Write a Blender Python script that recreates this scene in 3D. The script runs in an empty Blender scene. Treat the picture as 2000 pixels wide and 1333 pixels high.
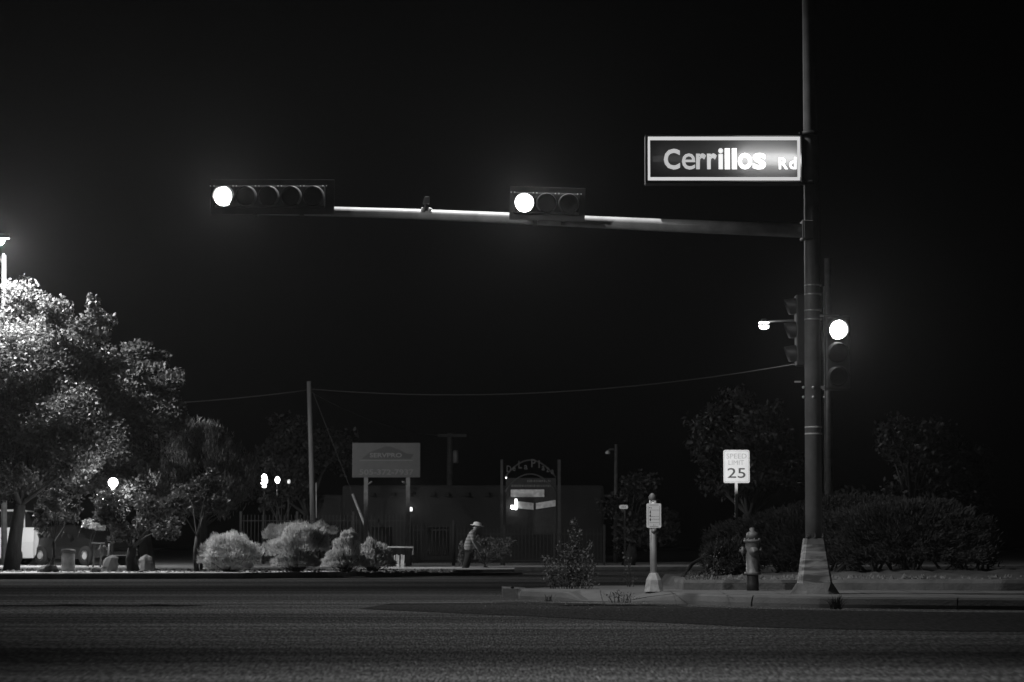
import bpy, math, random
import numpy as np
from mathutils import Vector, Matrix
random.seed(7); RNG = np.random.default_rng(7)
S = bpy.context.scene
COL = S.collection
R = math.radians

# ---------------------------------------------------------------- camera
F = 4722.0            # focal length in photo pixels (85 mm on a 36 mm frame, 2000 px wide)
CH = 0.85
TILT = math.atan((1065 - 666.5) / F)
cam_d = bpy.data.cameras.new('camera'); cam = bpy.data.objects.new('camera', cam_d); COL.objects.link(cam)
cam_d.lens = 85; cam_d.sensor_width = 36; cam_d.clip_end = 2000; cam_d.clip_start = 0.1
cam.location = (0, 0, CH); cam.rotation_euler = (R(90) + TILT, 0, 0)
cam_d.dof.use_dof = True; cam_d.dof.focus_distance = 40; cam_d.dof.aperture_fstop = 3.4
S.camera = cam
S.view_settings.view_transform = 'Standard'; S.view_settings.look = 'None'
S.view_settings.exposure = 0.0; S.view_settings.gamma = 1
S.render.resolution_x, S.render.resolution_y = 1024, 682
S.cycles.use_denoising = True
S.cycles.max_bounces = 6; S.cycles.volume_bounces = 0; S.cycles.transparent_max_bounces = 12
S.cycles.sample_clamp_indirect = 3.0
S.cycles.volume_step_rate = 4.0

# ---------------------------------------------------------------- night sky
W = bpy.data.worlds.new('World'); S.world = W; W.use_nodes = True
nt = W.node_tree; nt.nodes.clear()
sky = nt.nodes.new('ShaderNodeTexSky'); sky.sky_type = 'NISHITA'; sky.sun_disc = False
sky.sun_elevation = R(-4); sky.sun_rotation = R(-40)
bw = nt.nodes.new('ShaderNodeRGBToBW'); bg = nt.nodes.new('ShaderNodeBackground'); wo = nt.nodes.new('ShaderNodeOutputWorld')
nt.links.new(sky.outputs[0], bw.inputs[0]); nt.links.new(bw.outputs[0], bg.inputs[0]); nt.links.new(bg.outputs[0], wo.inputs[0])
bg.inputs[1].default_value = 0.004

# ---------------------------------------------------------------- coordinate helpers
def ray(px, py):
    x = (px - 1000) / F; u = (666.5 - py) / F
    return Vector((x, math.cos(TILT) - u * math.sin(TILT), math.sin(TILT) + u * math.cos(TILT)))
def at(px, py, Y):
    d = ray(px, py); return Vector((0, 0, CH)) + d * (Y / d.y)
def gnd(px, py, z=0.0):
    d = ray(px, py); return Vector((0, 0, CH)) + d * ((z - CH) / d.z)
def m(px, Y): return px * Y / F       # pixels -> metres at depth Y

# ---------------------------------------------------------------- lights (street lamps seen or off frame; added helper lamps noted where used)
def lamp(name, kind, loc, power, radius=0.12, size=None, blend=0.5, target=None):
    d = bpy.data.lights.new(name, kind); d.energy = power; d.shadow_soft_size = radius
    o = bpy.data.objects.new(name, d); COL.objects.link(o); o.location = loc
    if kind == 'SPOT':
        d.spot_size = R(size); d.spot_blend = blend
        dv = (Vector(target) if target is not None else Vector(loc) + Vector((0, 0, -1))) - Vector(loc)
        o.rotation_euler = dv.to_track_quat('-Z', 'Y').to_euler()
    return o
LAMP_L = at(1, 468, 65.5)
LAMP_ARM = Vector((at(900, 300, 34.0).x, 34.99, 12.6))
lamp('street_lamp_light', 'POINT', LAMP_L - Vector((0, 0, .24)), 5400, 0.16)
lamp('signal_lamp_light', 'SPOT', LAMP_ARM, 3300, 0.1, 112, 1.0)
lamp('near_street_light', 'SPOT', (0.7, 14.2, 6.2), 1150, 0.2, 84, 1.0, (0.6, 15.2, 0))
lamp('middle_street_light', 'SPOT', (0.2, 24.0, 9.0), 950, 0.2, 86, 1.0, (0.5, 24.5, 0))
lamp('corner_street_light', 'SPOT', (-9.0, 25.0, 8.5), 4800, 0.2, 32, 1.0, (2.7, 36.4, 1.4))

# ---------------------------------------------------------------- materials
MATS = {}
def mat(name, c=0.3, rough=0.7, metal=0.0, var=0.25, scale=6.0, bump=0.0, bscale=None, emit=0.0, spec=0.5, stretch=(1, 1, 1), detail=4, trans=0.0):
    if name in MATS: return MATS[name]
    M = bpy.data.materials.new(name); M.use_nodes = True; n = M.node_tree; b = n.nodes['Principled BSDF']
    b.inputs['Roughness'].default_value = rough; b.inputs['Metallic'].default_value = metal
    b.inputs['Specular IOR Level'].default_value = spec
    b.inputs['Base Color'].default_value = (c, c, c, 1)
    tc = n.nodes.new('ShaderNodeTexCoord'); mp = n.nodes.new('ShaderNodeMapping'); mp.inputs['Scale'].default_value = stretch
    n.links.new(tc.outputs['Object'], mp.inputs[0])
    if var > 0:
        nz = n.nodes.new('ShaderNodeTexNoise'); nz.inputs['Scale'].default_value = scale; nz.inputs['Detail'].default_value = detail
        n.links.new(mp.outputs[0], nz.inputs['Vector'])
        cr = n.nodes.new('ShaderNodeValToRGB'); lo, hi = c * (1 - var), c * (1 + var)
        cr.color_ramp.elements[0].position = .3; cr.color_ramp.elements[1].position = .7
        cr.color_ramp.elements[0].color = (lo, lo, lo, 1); cr.color_ramp.elements[1].color = (hi, hi, hi, 1)
        n.links.new(nz.outputs['Fac'], cr.inputs[0]); n.links.new(cr.outputs[0], b.inputs['Base Color'])
    if bump > 0:
        nb = n.nodes.new('ShaderNodeTexNoise'); nb.inputs['Scale'].default_value = bscale or scale * 4; nb.inputs['Detail'].default_value = 3
        n.links.new(mp.outputs[0], nb.inputs['Vector'])
        bp = n.nodes.new('ShaderNodeBump'); bp.inputs['Strength'].default_value = bump; bp.inputs['Distance'].default_value = 0.02
        n.links.new(nb.outputs['Fac'], bp.inputs['Height']); n.links.new(bp.outputs[0], b.inputs['Normal'])
    if emit > 0:
        b.inputs['Emission Color'].default_value = (1, 1, 1, 1); b.inputs['Emission Strength'].default_value = emit
    if trans > 0:
        tr = n.nodes.new('ShaderNodeBsdfTranslucent'); tr.inputs[0].default_value = (c, c, c, 1)
        mx = n.nodes.new('ShaderNodeMixShader'); mx.inputs[0].default_value = trans
        n.links.new(b.outputs[0], mx.inputs[1]); n.links.new(tr.outputs[0], mx.inputs[2])
        n.links.new(mx.outputs[0], n.nodes['Material Output'].inputs[0])
    MATS[name] = M; return M

def asphalt():
    M = bpy.data.materials.new('asphalt'); M.use_nodes = True; n = M.node_tree; b = n.nodes['Principled BSDF']; L = n.links.new
    tc = n.nodes.new('ShaderNodeTexCoord')
    def noise(scale, st, det=4):
        mp = n.nodes.new('ShaderNodeMapping'); mp.inputs['Scale'].default_value = st; L(tc.outputs['Object'], mp.inputs[0])
        z = n.nodes.new('ShaderNodeTexNoise'); z.inputs['Scale'].default_value = scale; z.inputs['Detail'].default_value = det
        L(mp.outputs[0], z.inputs['Vector']); return z.outputs['Fac']
    def ramp(src, a, bb, va, vb):
        mr = n.nodes.new('ShaderNodeMapRange'); mr.inputs[1].default_value = a; mr.inputs[2].default_value = bb
        mr.inputs[3].default_value = va; mr.inputs[4].default_value = vb; L(src, mr.inputs[0]); return mr.outputs[0]
    def mul(a, c):
        q = n.nodes.new('ShaderNodeMath'); q.operation = 'MULTIPLY'; L(a, q.inputs[0])
        if isinstance(c, float): q.inputs[1].default_value = c
        else: L(c, q.inputs[1])
        return q.outputs[0]
    big = ramp(noise(1.0, (0.045, 0.30, 1), 3), .38, .62, .72, 1.35)       # wheel tracks and old patches along the road
    tracks = ramp(noise(1.0, (0.05, 1.7, 1), 2), .4, .62, .85, 1.3)
    grit = mul(ramp(noise(62, (1, .07, 1), 2), .36, .64, .35, 2.0), ramp(noise(20, (1, .12, 1), 2), .36, .66, .8, 1.2))
    spark = ramp(noise(75, (1, .08, 1), 1), .66, .73, 1.0, 3.4)
    v = mul(mul(mul(mul(big, tracks), grit), spark), 0.056)
    L(v, b.inputs['Base Color']); b.inputs['Roughness'].default_value = .82; b.inputs['Specular IOR Level'].default_value = 0.0
    bp = n.nodes.new('ShaderNodeBump'); bp.inputs['Strength'].default_value = .6; bp.inputs['Distance'].default_value = .012
    L(noise(38, (1, 1, 1), 3), bp.inputs['Height']); L(bp.outputs[0], b.inputs['Normal'])
    return M

M_ASPH = asphalt()
M_DIRT = mat('dirt', .10, .95, var=.45, scale=1.3, bump=.6, bscale=14)
M_GRAVEL = mat('gravel', .5, .95, var=.5, scale=16, bump=.9, bscale=30, detail=6)
M_CONC = mat('concrete', .105, .9, var=.16, scale=3.2, bump=.35, bscale=30, detail=8)
M_CONCD = mat('concrete_old', .11, .9, var=.35, scale=3.5, bump=.5, bscale=26, detail=8)
M_WALK = mat('sidewalk', .115, .9, var=.35, scale=1.6, bump=.3, bscale=22, detail=8)
M_GALV = mat('galvanised_steel', .55, .55, .25, var=.2, scale=5, bump=.08, bscale=40)
M_POLE = mat('painted_pole', .17, .55, .2, var=.22, scale=4, bump=.1, bscale=30)
M_BRIGHT = mat('bare_steel', .6, .35, .7, var=.2, scale=20)
M_BLACK = mat('black_housing', .045, .6, var=.2, scale=8)
M_VISOR = mat('visor_shell', .13, .45, var=.1)
M_LENS = mat('dark_lens', .05, .25, var=.1, scale=20)
M_LIT = mat('lit_lens', .8, .4, var=0, emit=14)
M_BULB = mat('lamp_glass', .8, .4, var=0, emit=14)
M_BULB2 = mat('lamp_glass_soft', .8, .4, var=0, emit=3.0)
M_BARK = mat('bark', .03, .95, var=.4, scale=9, bump=.8, bscale=24, stretch=(1, 1, .3))
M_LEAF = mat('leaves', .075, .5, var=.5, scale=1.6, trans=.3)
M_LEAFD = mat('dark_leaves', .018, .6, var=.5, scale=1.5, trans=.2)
M_NEEDLE = mat('pine_needles', .11, .6, var=.4, scale=2, trans=.2)
M_CHAM = mat('chamisa', .72, .75, var=.4, scale=3.5, trans=.25)
M_JUN = mat('juniper', .036, .75, var=.45, scale=2.5, trans=.15)
M_WEED = mat('weed_leaves', .085, .6, var=.45, scale=6, trans=.2)
M_FENCE = mat('fence_iron', .02, .6, var=.2)
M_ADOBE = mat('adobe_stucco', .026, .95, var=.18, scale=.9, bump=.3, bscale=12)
M_WOOD = mat('pole_wood', .13, .9, var=.35, scale=7, bump=.5, bscale=22, stretch=(1, 1, .12))
M_WHITE = mat('white_paint', .72, .45, var=.06, scale=4)
M_SIGNW = mat('white_sheeting', .8, .35, var=.05, scale=6)
M_INK = mat('black_lettering', .03, .6, var=0)
M_GREYINK = mat('faded_lettering', .42, .6, var=.1, scale=30)
M_HYD = mat('hydrant_paint', .115, .5, var=.3, scale=14, bump=.15, bscale=50)
M_HYDD = mat('hydrant_dark', .02, .6, var=.3, scale=14)
M_CARD = mat('dark_car_paint', .02, .25, .3, var=0, spec=.8)
M_CARW = mat('white_car_paint', .7, .3, var=0)
M_GLASS = mat('car_glass', .012, .08, var=0, spec=.8)
M_TYRE = mat('tyre_rubber', .02, .9, var=.2)
M_CHROME = mat('chrome', .8, .15, 1.0, var=0)
M_PANEL = mat('sign_panel', .085, .6, var=.08, scale=5)
M_LOGO = mat('sign_logo', .045, .6, var=.05)
M_LETTER = mat('sign_letters', .15, .6, var=.05)
M_SKIN = mat('skin', .22, .6, var=.05)
M_TROUS = mat('trousers', .03, .9, var=.2)
M_ROCK = mat('boulder_stone', .13, .9, var=.3, scale=5, bump=.6, bscale=16)
M_WIRE = mat('wire', .01, .6, var=0)
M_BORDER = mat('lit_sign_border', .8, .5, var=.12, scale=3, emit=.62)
M_LETL = mat('letters_tube_glow_low', .8, .5, var=0, emit=.5)
M_LETR = mat('letters_tube_glow_full', .8, .5, var=0, emit=1.5)  # letters emit by themselves, stronger towards the bright tube
M_TUBE = mat('fluorescent_tube', .8, .5, var=0, emit=9)
M_TUBEL = mat('fluorescent_tube_weak', .8, .5, var=0, emit=1.2)
def striped():
    M = bpy.data.materials.new('striped_shirt'); M.use_nodes = True; n = M.node_tree; b = n.nodes['Principled BSDF']
    tc = n.nodes.new('ShaderNodeTexCoord'); w = n.nodes.new('ShaderNodeTexWave'); w.bands_direction = 'Z'; w.inputs['Scale'].default_value = 3.2; w.inputs['Distortion'].default_value = .3
    cr = n.nodes.new('ShaderNodeValToRGB'); cr.color_ramp.elements[0].color = (.2, .2, .2, 1); cr.color_ramp.elements[1].color = (.44, .44, .44, 1)
    n.links.new(tc.outputs['Object'], w.inputs[0]); n.links.new(w.outputs['Fac'], cr.inputs[0]); n.links.new(cr.outputs[0], b.inputs['Base Color']); b.inputs['Roughness'].default_value = .9
    return M
M_SHIRT = striped()
def signface():
    M = bpy.data.materials.new('translucent_sign_face'); M.use_nodes = True; n = M.node_tree; n.nodes.clear()
    o = n.nodes.new('ShaderNodeOutputMaterial'); t = n.nodes.new('ShaderNodeBsdfTranslucent'); t.inputs[0].default_value = (.30, .30, .30, 1)
    x = n.nodes.new('ShaderNodeBsdfTransparent'); x.inputs[0].default_value = (.5, .5, .5, 1)
    mx = n.nodes.new('ShaderNodeMixShader'); mx.inputs[0].default_value = .22
    n.links.new(t.outputs[0], mx.inputs[1]); n.links.new(x.outputs[0], mx.inputs[2]); n.links.new(mx.outputs[0], o.inputs[0]); return M
M_FACE = signface()
def scraped():   # pole shroud: bare galvanised metal with wavy scrape bands
    M = bpy.data.materials.new('scraped_shroud'); M.use_nodes = True; n = M.node_tree; b = n.nodes['Principled BSDF']
    tc = n.nodes.new('ShaderNodeTexCoord'); mp = n.nodes.new('ShaderNodeMapping'); mp.inputs['Scale'].default_value = (1.3, 1, 9.0)
    w = n.nodes.new('ShaderNodeTexNoise'); w.inputs['Scale'].default_value = 1.5; w.inputs['Detail'].default_value = 3; w.inputs['Distortion'].default_value = .8
    cr = n.nodes.new('ShaderNodeValToRGB'); cr.color_ramp.elements[0].position = .43; cr.color_ramp.elements[1].position = .62
    cr.color_ramp.elements[0].color = (.12, .12, .12, 1); cr.color_ramp.elements[1].color = (.45, .45, .45, 1)
    n.links.new(tc.outputs['Object'], mp.inputs[0]); n.links.new(mp.outputs[0], w.inputs['Vector']); n.links.new(w.outputs['Fac'], cr.inputs[0]); n.links.new(cr.outputs[0], b.inputs['Base Color'])
    b.inputs['Roughness'].default_value = .5; b.inputs['Metallic'].default_value = .2; return M
M_SHROUD = scraped()

# ---------------------------------------------------------------- mesh helpers
class MB:
    def __init__(s): s.v = []; s.f = []; s.sm = []
    def add(s, vs, fs, smooth=False):
        k = len(s.v); s.v += [tuple(v) for v in vs]; s.f += [tuple(i + k for i in f) for f in fs]; s.sm += [smooth] * len(fs); return s
    def box(s, c, d, rot=None):
        c = Vector(c); hx, hy, hz = d[0] / 2, d[1] / 2, d[2] / 2
        vs = [Vector((x, y, z)) for x in (-hx, hx) for y in (-hy, hy) for z in (-hz, hz)]
        if rot is not None: vs = [rot @ v for v in vs]
        return s.add([v + c for v in vs], [(0, 1, 3, 2), (4, 6, 7, 5), (0, 4, 5, 1), (2, 3, 7, 6), (0, 2, 6, 4), (1, 5, 7, 3)])
    def tube(s, pts, rad, n=10, cap=True):
        pts = [Vector(p) for p in pts]
        if not isinstance(rad, (list, tuple)): rad = [rad] * len(pts)
        vs, fs = [], []; ref = None
        for i, p in enumerate(pts):
            t = (pts[min(i + 1, len(pts) - 1)] - pts[max(i - 1, 0)]).normalized()
            if ref is None: ref = t.orthogonal().normalized()
            ref = (ref - t * ref.dot(t)).normalized(); b = t.cross(ref)
            for k in range(n):
                a = 2 * math.pi * k / n; vs.append(p + (ref * math.cos(a) + b * math.sin(a)) * rad[i])
        for i in range(len(pts) - 1):
            for k in range(n): fs.append((i * n + k, i * n + (k + 1) % n, (i + 1) * n + (k + 1) % n, (i + 1) * n + k))
        if cap: fs += [tuple(range(n - 1, -1, -1)), tuple((len(pts) - 1) * n + k for k in range(n))]
        return s.add(vs, fs, True)
    def lathe(s, c, prof, n=20, axis='Z'):   # prof: (radius, height)
        c = Vector(c); vs, fs = [], []
        for r, h in prof:
            for k in range(n):
                a = 2 * math.pi * k / n; x, y = r * math.cos(a), r * math.sin(a)
                v = Vector((x, y, h)) if axis == 'Z' else (Vector((x, -h, y)) if axis == 'Y' else Vector((h, x, y)))
                vs.append(v + c)
        for i in range(len(prof) - 1):
            for k in range(n): fs.append((i * n + k, i * n + (k + 1) % n, (i + 1) * n + (k + 1) % n, (i + 1) * n + k))
        fs += [tuple(range(n - 1, -1, -1)), tuple((len(prof) - 1) * n + k for k in range(n))]
        return s.add(vs, fs, True)
    def loft(s, rings, cap=True, smooth=False):
        n = len(rings[0]); vs = [v for r in rings for v in r]; fs = []
        for i in range(len(rings) - 1):
            for k in range(n): fs.append((i * n + k, i * n + (k + 1) % n, (i + 1) * n + (k + 1) % n, (i + 1) * n + k))
        if cap: fs += [tuple(range(n - 1, -1, -1)), tuple((len(rings) - 1) * n + k for k in range(n))]
        return s.add(vs, fs, smooth)
    def build(s, name, material, parent=None, bevel=0.0, origin=None):
        me = bpy.data.meshes.new(name); o0 = Vector(origin) if origin is not None else Vector((0, 0, 0))
        me.from_pydata([Vector(v) - o0 for v in s.v], [], s.f); me.update()
        me.polygons.foreach_set('use_smooth', s.sm)
        me.materials.append(material); o = bpy.data.objects.new(name, me); COL.objects.link(o)
        o.location = o0
        if parent is not None:
            o.parent = parent; o.location = o0 - parent.location if parent.rotation_euler.z == 0 else o0
        if bevel > 0:
            b = o.modifiers.new('bevel', 'BEVEL'); b.width = bevel; b.segments = 2; b.limit_method = 'ANGLE'; b.angle_limit = R(40)
        return o
def tag(o, label=None, cat=None, group=None, kind=None):
    if label: o['label'] = label
    if cat: o['category'] = cat
    if group: o['group'] = group
    if kind: o['kind'] = kind
    return o
def thing(name, loc, label, cat, group=None, rz=0.0):
    o = bpy.data.objects.new(name, None); COL.objects.link(o); o.location = loc; o.rotation_euler = (0, 0, rz); o.empty_display_size = .2
    return tag(o, label, cat, group)
# parts given in world coordinates: parent with location compensation (MB.build handles it for unrotated roots)
def rbox(w, h, r, n=5):   # rounded rectangle outline in x,z
    pts = []
    for cx, cz, a0 in ((w/2-r, h/2-r, 0), (-w/2+r, h/2-r, 90), (-w/2+r, -h/2+r, 180), (w/2-r, -h/2+r, 270)):
        for k in range(n): a = R(a0 + 90 * k / (n - 1)); pts.append((cx + r * math.cos(a), cz + r * math.sin(a)))
    return pts
def plate(mb, c, w, h, t, r=.02):
    c = Vector(c); o = rbox(w, h, r)
    return mb.loft([[Vector((c.x + x, c.y - t/2, c.z + z)) for x, z in o], [Vector((c.x + x, c.y + t/2, c.z + z)) for x, z in o]])
def text(name, body, px0, px1, py0, py1, Y, material, parent, bold=0.0, ext=.002, fit=True, font_shear=0):
    cu = bpy.data.curves.new(name, 'FONT'); cu.body = body; cu.size = 1; cu.offset = bold; cu.extrude = .01; cu.resolution_u = 3; cu.shear = font_shear
    t = bpy.data.objects.new(name, cu); COL.objects.link(t)
    me = bpy.data.meshes.new_from_object(t.evaluated_get(bpy.context.evaluated_depsgraph_get()))
    bpy.data.objects.remove(t)
    co = np.empty(len(me.vertices) * 3); me.vertices.foreach_get('co', co); co = co.reshape(-1, 3)
    a, b = at(px0, py1, Y), at(px1, py0, Y); mn, mx = co.min(0), co.max(0)
    q = np.empty_like(co)
    q[:, 0] = a.x + (co[:, 0] - mn[0]) / (mx[0] - mn[0]) * (b.x - a.x)
    q[:, 2] = a.z + (co[:, 1] - mn[1]) / (mx[1] - mn[1]) * (b.z - a.z)
    q[:, 1] = Y - co[:, 2] / .01 * ext
    q -= np.array(parent.location)
    me.vertices.foreach_set('co', q.ravel()); me.update(); me.materials.clear(); me.materials.append(material)
    o = bpy.data.objects.new(name, me); COL.objects.link(o); o.parent = parent; return o
def quads(name, V, material, parent):      # V: (n,4,3) array of quads in world coordinates
    n = len(V); me = bpy.data.meshes.new(name); V = V - np.array(parent.location if parent else (0, 0, 0))
    me.vertices.add(n * 4); me.vertices.foreach_set('co', V.reshape(-1).astype(np.float32))
    me.loops.add(n * 4); me.loops.foreach_set('vertex_index', np.arange(n * 4, dtype=np.int32))
    me.polygons.add(n); me.polygons.foreach_set('loop_start', np.arange(0, n * 4, 4, dtype=np.int32))
    me.update(calc_edges=True); me.materials.append(material)
    o = bpy.data.objects.new(name, me); COL.objects.link(o)
    if parent: o.parent = parent
    return o
def unit(n):
    v = RNG.normal(size=(n, 3)); return v / np.linalg.norm(v, axis=1)[:, None]
def leaf_quads(P, size, aspect=.6, up=None, jit=1.0):
    n = len(P); a = unit(n)
    if up is not None: a = a * jit + up; a /= np.linalg.norm(a, axis=1)[:, None]
    b = np.cross(a, unit(n)); b /= np.linalg.norm(b, axis=1)[:, None] + 1e-9
    s = size * RNG.uniform(.6, 1.35, n)[:, None]; a = a * s * .5; b = b * s * .5 * aspect
    return np.stack([P - a, P + b * .9 - a * .1, P + a, P - b * .9 - a * .1], 1)
def clump_points(clumps, n, inner=.35):    # clumps: (cx,cy,cz,rx,ry,rz)
    C = np.array(clumps); w = C[:, 3] * C[:, 5] ; w = w / w.sum(); k = RNG.choice(len(C), n, p=w)
    r = RNG.uniform(inner, 1, n) ** .7
    # lumpy outline: sub-clusters inside every clump
    u = unit(n); sub = np.floor(RNG.uniform(0, 9, n)); seedv = np.array([[math.sin(c * 12.9 + s * 78.2), math.sin(c * 39.3 + s * 11.1), math.sin(c * 7.7 + s * 51.7)] for c, s in zip(k, sub)])
    u = u * .55 + seedv * .62
    return C[k, :3] + u * r[:, None] * C[k, 3:6]
def pclump(lst, Y, depth=.9):              # photo-pixel clumps -> world
    out = []
    for px, py, rx, ry in lst:
        dy = random.uniform(-1.2, 1.6); c = at(px, py, Y + dy); out.append((c.x, c.y, c.z, m(rx, Y), m((rx + ry) / 2, Y) * depth, m(ry, Y)))
    return out
def tree(name, base, clumps, n, size, label, cat='tree', material=None, trunk_r=.16, group=None, fork=.45, leafasp=.6, limb_every=1):
    t = thing(name, base, label, cat, group); base = Vector(base)
    C = [Vector(c[:3]) for c in clumps]; mid = sum(C, Vector()) / len(C)
    F_ = base.lerp(Vector((mid.x, mid.y, mid.z)), fork); F_ += Vector((random.uniform(-.1, .1), 0, 0))
    MB().tube([base - Vector((0, 0, .05)), base.lerp(F_, .5) + Vector((random.uniform(-.12, .12), 0, 0)), F_], [trunk_r * 1.25, trunk_r, trunk_r * .8], 10).build('trunk', M_BARK, t)
    lb = MB()
    for i, c in enumerate(C):
        if i % limb_every: continue
        k = F_.lerp(c, .5) + Vector((random.uniform(-.2, .2), random.uniform(-.2, .2), random.uniform(0, .3)))
        lb.tube([F_, k, k.lerp(c, .7)], [trunk_r * .38, trunk_r * .17, trunk_r * .05], 6, False)
    lb.build('limbs', M_BARK, t)
    P = clump_points(clumps, n)
    quads('crown', leaf_quads(P, size, leafasp), material or M_LEAF, t)
    return t

# ================================================================ SETTING
def sheet(name, pts, material, z=None, kind='structure'):
    mb = MB(); mb.add([(p[0], p[1], (p[2] if z is None else z)) for p in pts], [tuple(range(len(pts)))]); return tag(mb.build(name, material), kind=kind)
sheet('ground', [(-500, -60), (500, -60), (500, 900), (-500, 900)], M_DIRT, -.03)
sheet('road', [(-90, -20), (90, -20), (90, 96), (-90, 96)], M_ASPH, 0.0)

# newer, darker asphalt laid along the kerb
NP = [gnd(x, y, 0) for x, y in ((1010, 1176), (1120, 1179), (1320, 1185), (1600, 1193), (1870, 1196.5), (2300, 1200), (2300, 1236), (1870, 1234), (1500, 1227), (1180, 1211), (700, 1190), (760, 1180), (960, 1178))]
sheet('road_patch', [(p.x, p.y) for p in NP], mat('new_asphalt', .034, .9, var=.45, scale=40, spec=0.0, stretch=(1, .08, 1)), .005)
# far corner: gravel land with a kerb along the side street
far = [(-1500, 1139), (-200, 1133), (0, 1132), (250, 1131.5), (480, 1131), (640, 1129), (750, 1124), (850, 1120.5), (1000, 1117.5), (1400, 1115.5), (2400, 1115)]
FK = [gnd(x, y, 0) for x, y in far]
def land(name, front, zf, zb, back, material):
    mb = MB(); n = len(front); vs = [(p.x, p.y, zf) for p in front] + [(p.x * (back / p.y), back, zb) for p in front]
    mb.add(vs, [(i, i + 1, n + i + 1, n + i) for i in range(n - 1)]); return tag(mb.build(name, material), kind='structure')
land('gravel_yard', [p + Vector((0, .16, 0)) for p in FK], .15, .15, 300, M_GRAVEL)
def kerb(name, pts, h, w=.16, material=M_CONC, top=True):
    mb = MB(); n = len(pts); hs = h if isinstance(h, list) else [h] * n
    rings = []
    for i, p in enumerate(pts):
        t = (pts[min(i + 1, n - 1)] - pts[max(i - 1, 0)]); t.z = 0; t.normalize(); nrm = Vector((-t.y, t.x, 0)); hh = max(hs[i], .012)
        rings.append([p + Vector((0, 0, -.02)), p + nrm * .0 + Vector((0, 0, hh * .35)), p + nrm * .02 + Vector((0, 0, hh * .85)), p + nrm * .045 + Vector((0, 0, hh + .004)), p + nrm * w + Vector((0, 0, hh + .004)), p + nrm * w + Vector((0, 0, -.02))])
    mb.loft(rings); return mb.build(name, material)
tag(kerb('far_kerb', FK, .15, .18, M_CONCD), kind='structure')
# pale concrete strip in front of the iron fence (where the person walks)
sp = [gnd(x, y, .15) for x, y in ((700, 1117.2), (800, 1115.6), (1005, 1112.8), (1005, 1109.2), (700, 1111))]
sheet('far_sidewalk', [(p.x, p.y) for p in sp], mat('pale_concrete', .36, .9, var=.25, scale=4, bump=.2), .156)

# near island with sidewalk, kerb and curb ramp
nb = [(1004, 1166, .14), (1015, 1171, .15), (1050, 1172.5, .15), (1092, 1173.5, .15), (1108, 1174, .13), (1135, 1174.5, .012), (1225, 1176, .012), (1262, 1177.5, .08), (1320, 1180, .15), (1466.5, 1185, .15)]
nb2 = [(1469.5, 1185, .15), (1600, 1188, .15), (1868.5, 1191, .15)]
nb3 = [(1871.5, 1191, .15), (2100, 1193, .15), (2900, 1199, .15)]
def kp(L): return [gnd(x, y, 0) for x, y, _ in L], [h for *_, h in L]
for i, Lk in enumerate((nb, nb2, nb3)):
    P_, H_ = kp(Lk)
    tag(kerb('kerb', P_, H_, .2, M_CONC), kind='structure')
front = nb + nb2 + nb3
P_, H_ = kp(front)
mb = MB(); n = len(P_)
# ordered strips: kerb back edge -> 1.0 m behind -> back edge
vs = []
for p, h in zip(P_, H_): vs.append((p.x, p.y + .19, max(h, .012)))
for p, h in zip(P_, H_): vs.append((p.x * 1.02, p.y + 1.15, .15))
backY = {0: 39.2, 1: 39.2, 2: 39.9, 3: 40.6}
for i, p in enumerate(P_):
    by = backY.get(i, min(46, 40.8 + .45 * (i - 3))); vs.append((p.x * by / p.y, by, .15))
fs = [(i, i + 1, n + i + 1, n + i) for i in range(n - 1)] + [(n + i, n + i + 1, 2 * n + i + 1, 2 * n + i) for i in range(n - 1)]
mb.add(vs, fs); tag(mb.build('sidewalk', M_WALK), kind='structure')
bk = [Vector((v[0], v[1], 0)) for v in vs[2 * n:]]; bk.reverse()
lf = [Vector((vs[2 * n][0], vs[2 * n][1], 0)), Vector((vs[n][0] - .03, vs[n][1], 0)), Vector((vs[0][0], vs[0][1] - .1, 0))]
tag(kerb('island_back_kerb', bk + lf[1:], .15, .18, M_CONC), kind='structure')
# expansion joints and stains: thin dark grooves across the walk
for px in (1180, 1320, 1420, 1530, 1700, 1800, 1940):
    a = gnd(px, 1163, .15); b_ = Vector((a.x * 1.06, 38.0, .154))
    q = MB(); q.add([(a.x, a.y, .1545), (a.x + .012, a.y, .1545), (b_.x + .012, b_.y, .1545), (b_.x, b_.y, .1545)], [(0, 1, 2, 3)])
    tag(q.build('sidewalk_joint', M_CONCD), kind='structure')

# planter bed behind the walk
PL = [(1316, 1147), (1319, 1151.5), (1335, 1152.5), (1560, 1152.5), (1700, 1153), (1880, 1153.5), (2100, 1154), (2700, 1156)]
pf = [gnd(x, y, .15) for x, y in PL]
def planter():
    mb = MB(); rings = []
    for i, p in enumerate(pf):
        t = pf[min(i + 1, len(pf) - 1)] - pf[max(i - 1, 0)]; t.normalize(); nr = Vector((-t.y, t.x, 0)); jj = [random.uniform(-.008, .008) for _ in range(3)]
        rings.append([p + Vector((0, 0, -.1)), p + Vector((0, jj[0], .11)), p + nr * .025 + Vector((0, 0, .16 + jj[1])), p + nr * .17 + Vector((0, 0, .165 + jj[2])), p + nr * .17 + Vector((0, 0, -.1))])
    mb.loft(rings); return tag(mb.build('planter_kerb', M_CONCD), kind='structure')
planter()
mb = MB(); nx, ny = 90, 22; vs = []; fs = []
for j in range(ny):
    for i in range(nx):
        u, v = i / (nx - 1), j / (ny - 1); x = 2.62 + u * 12.5; y = 38.4 + v * 9.0
        z = .27 + .22 * min(1, v * 3) * min(1, u * 4) * (0.4 + .6 * u) + random.uniform(-.03, .03)
        vs.append((x * (1 + .012 * j / 3), y, z if (i not in (0,)) else .1))
for j in range(ny - 1):
    for i in range(nx - 1): a = j * nx + i; fs.append((a, a + 1, a + nx + 1, a + nx))
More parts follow.
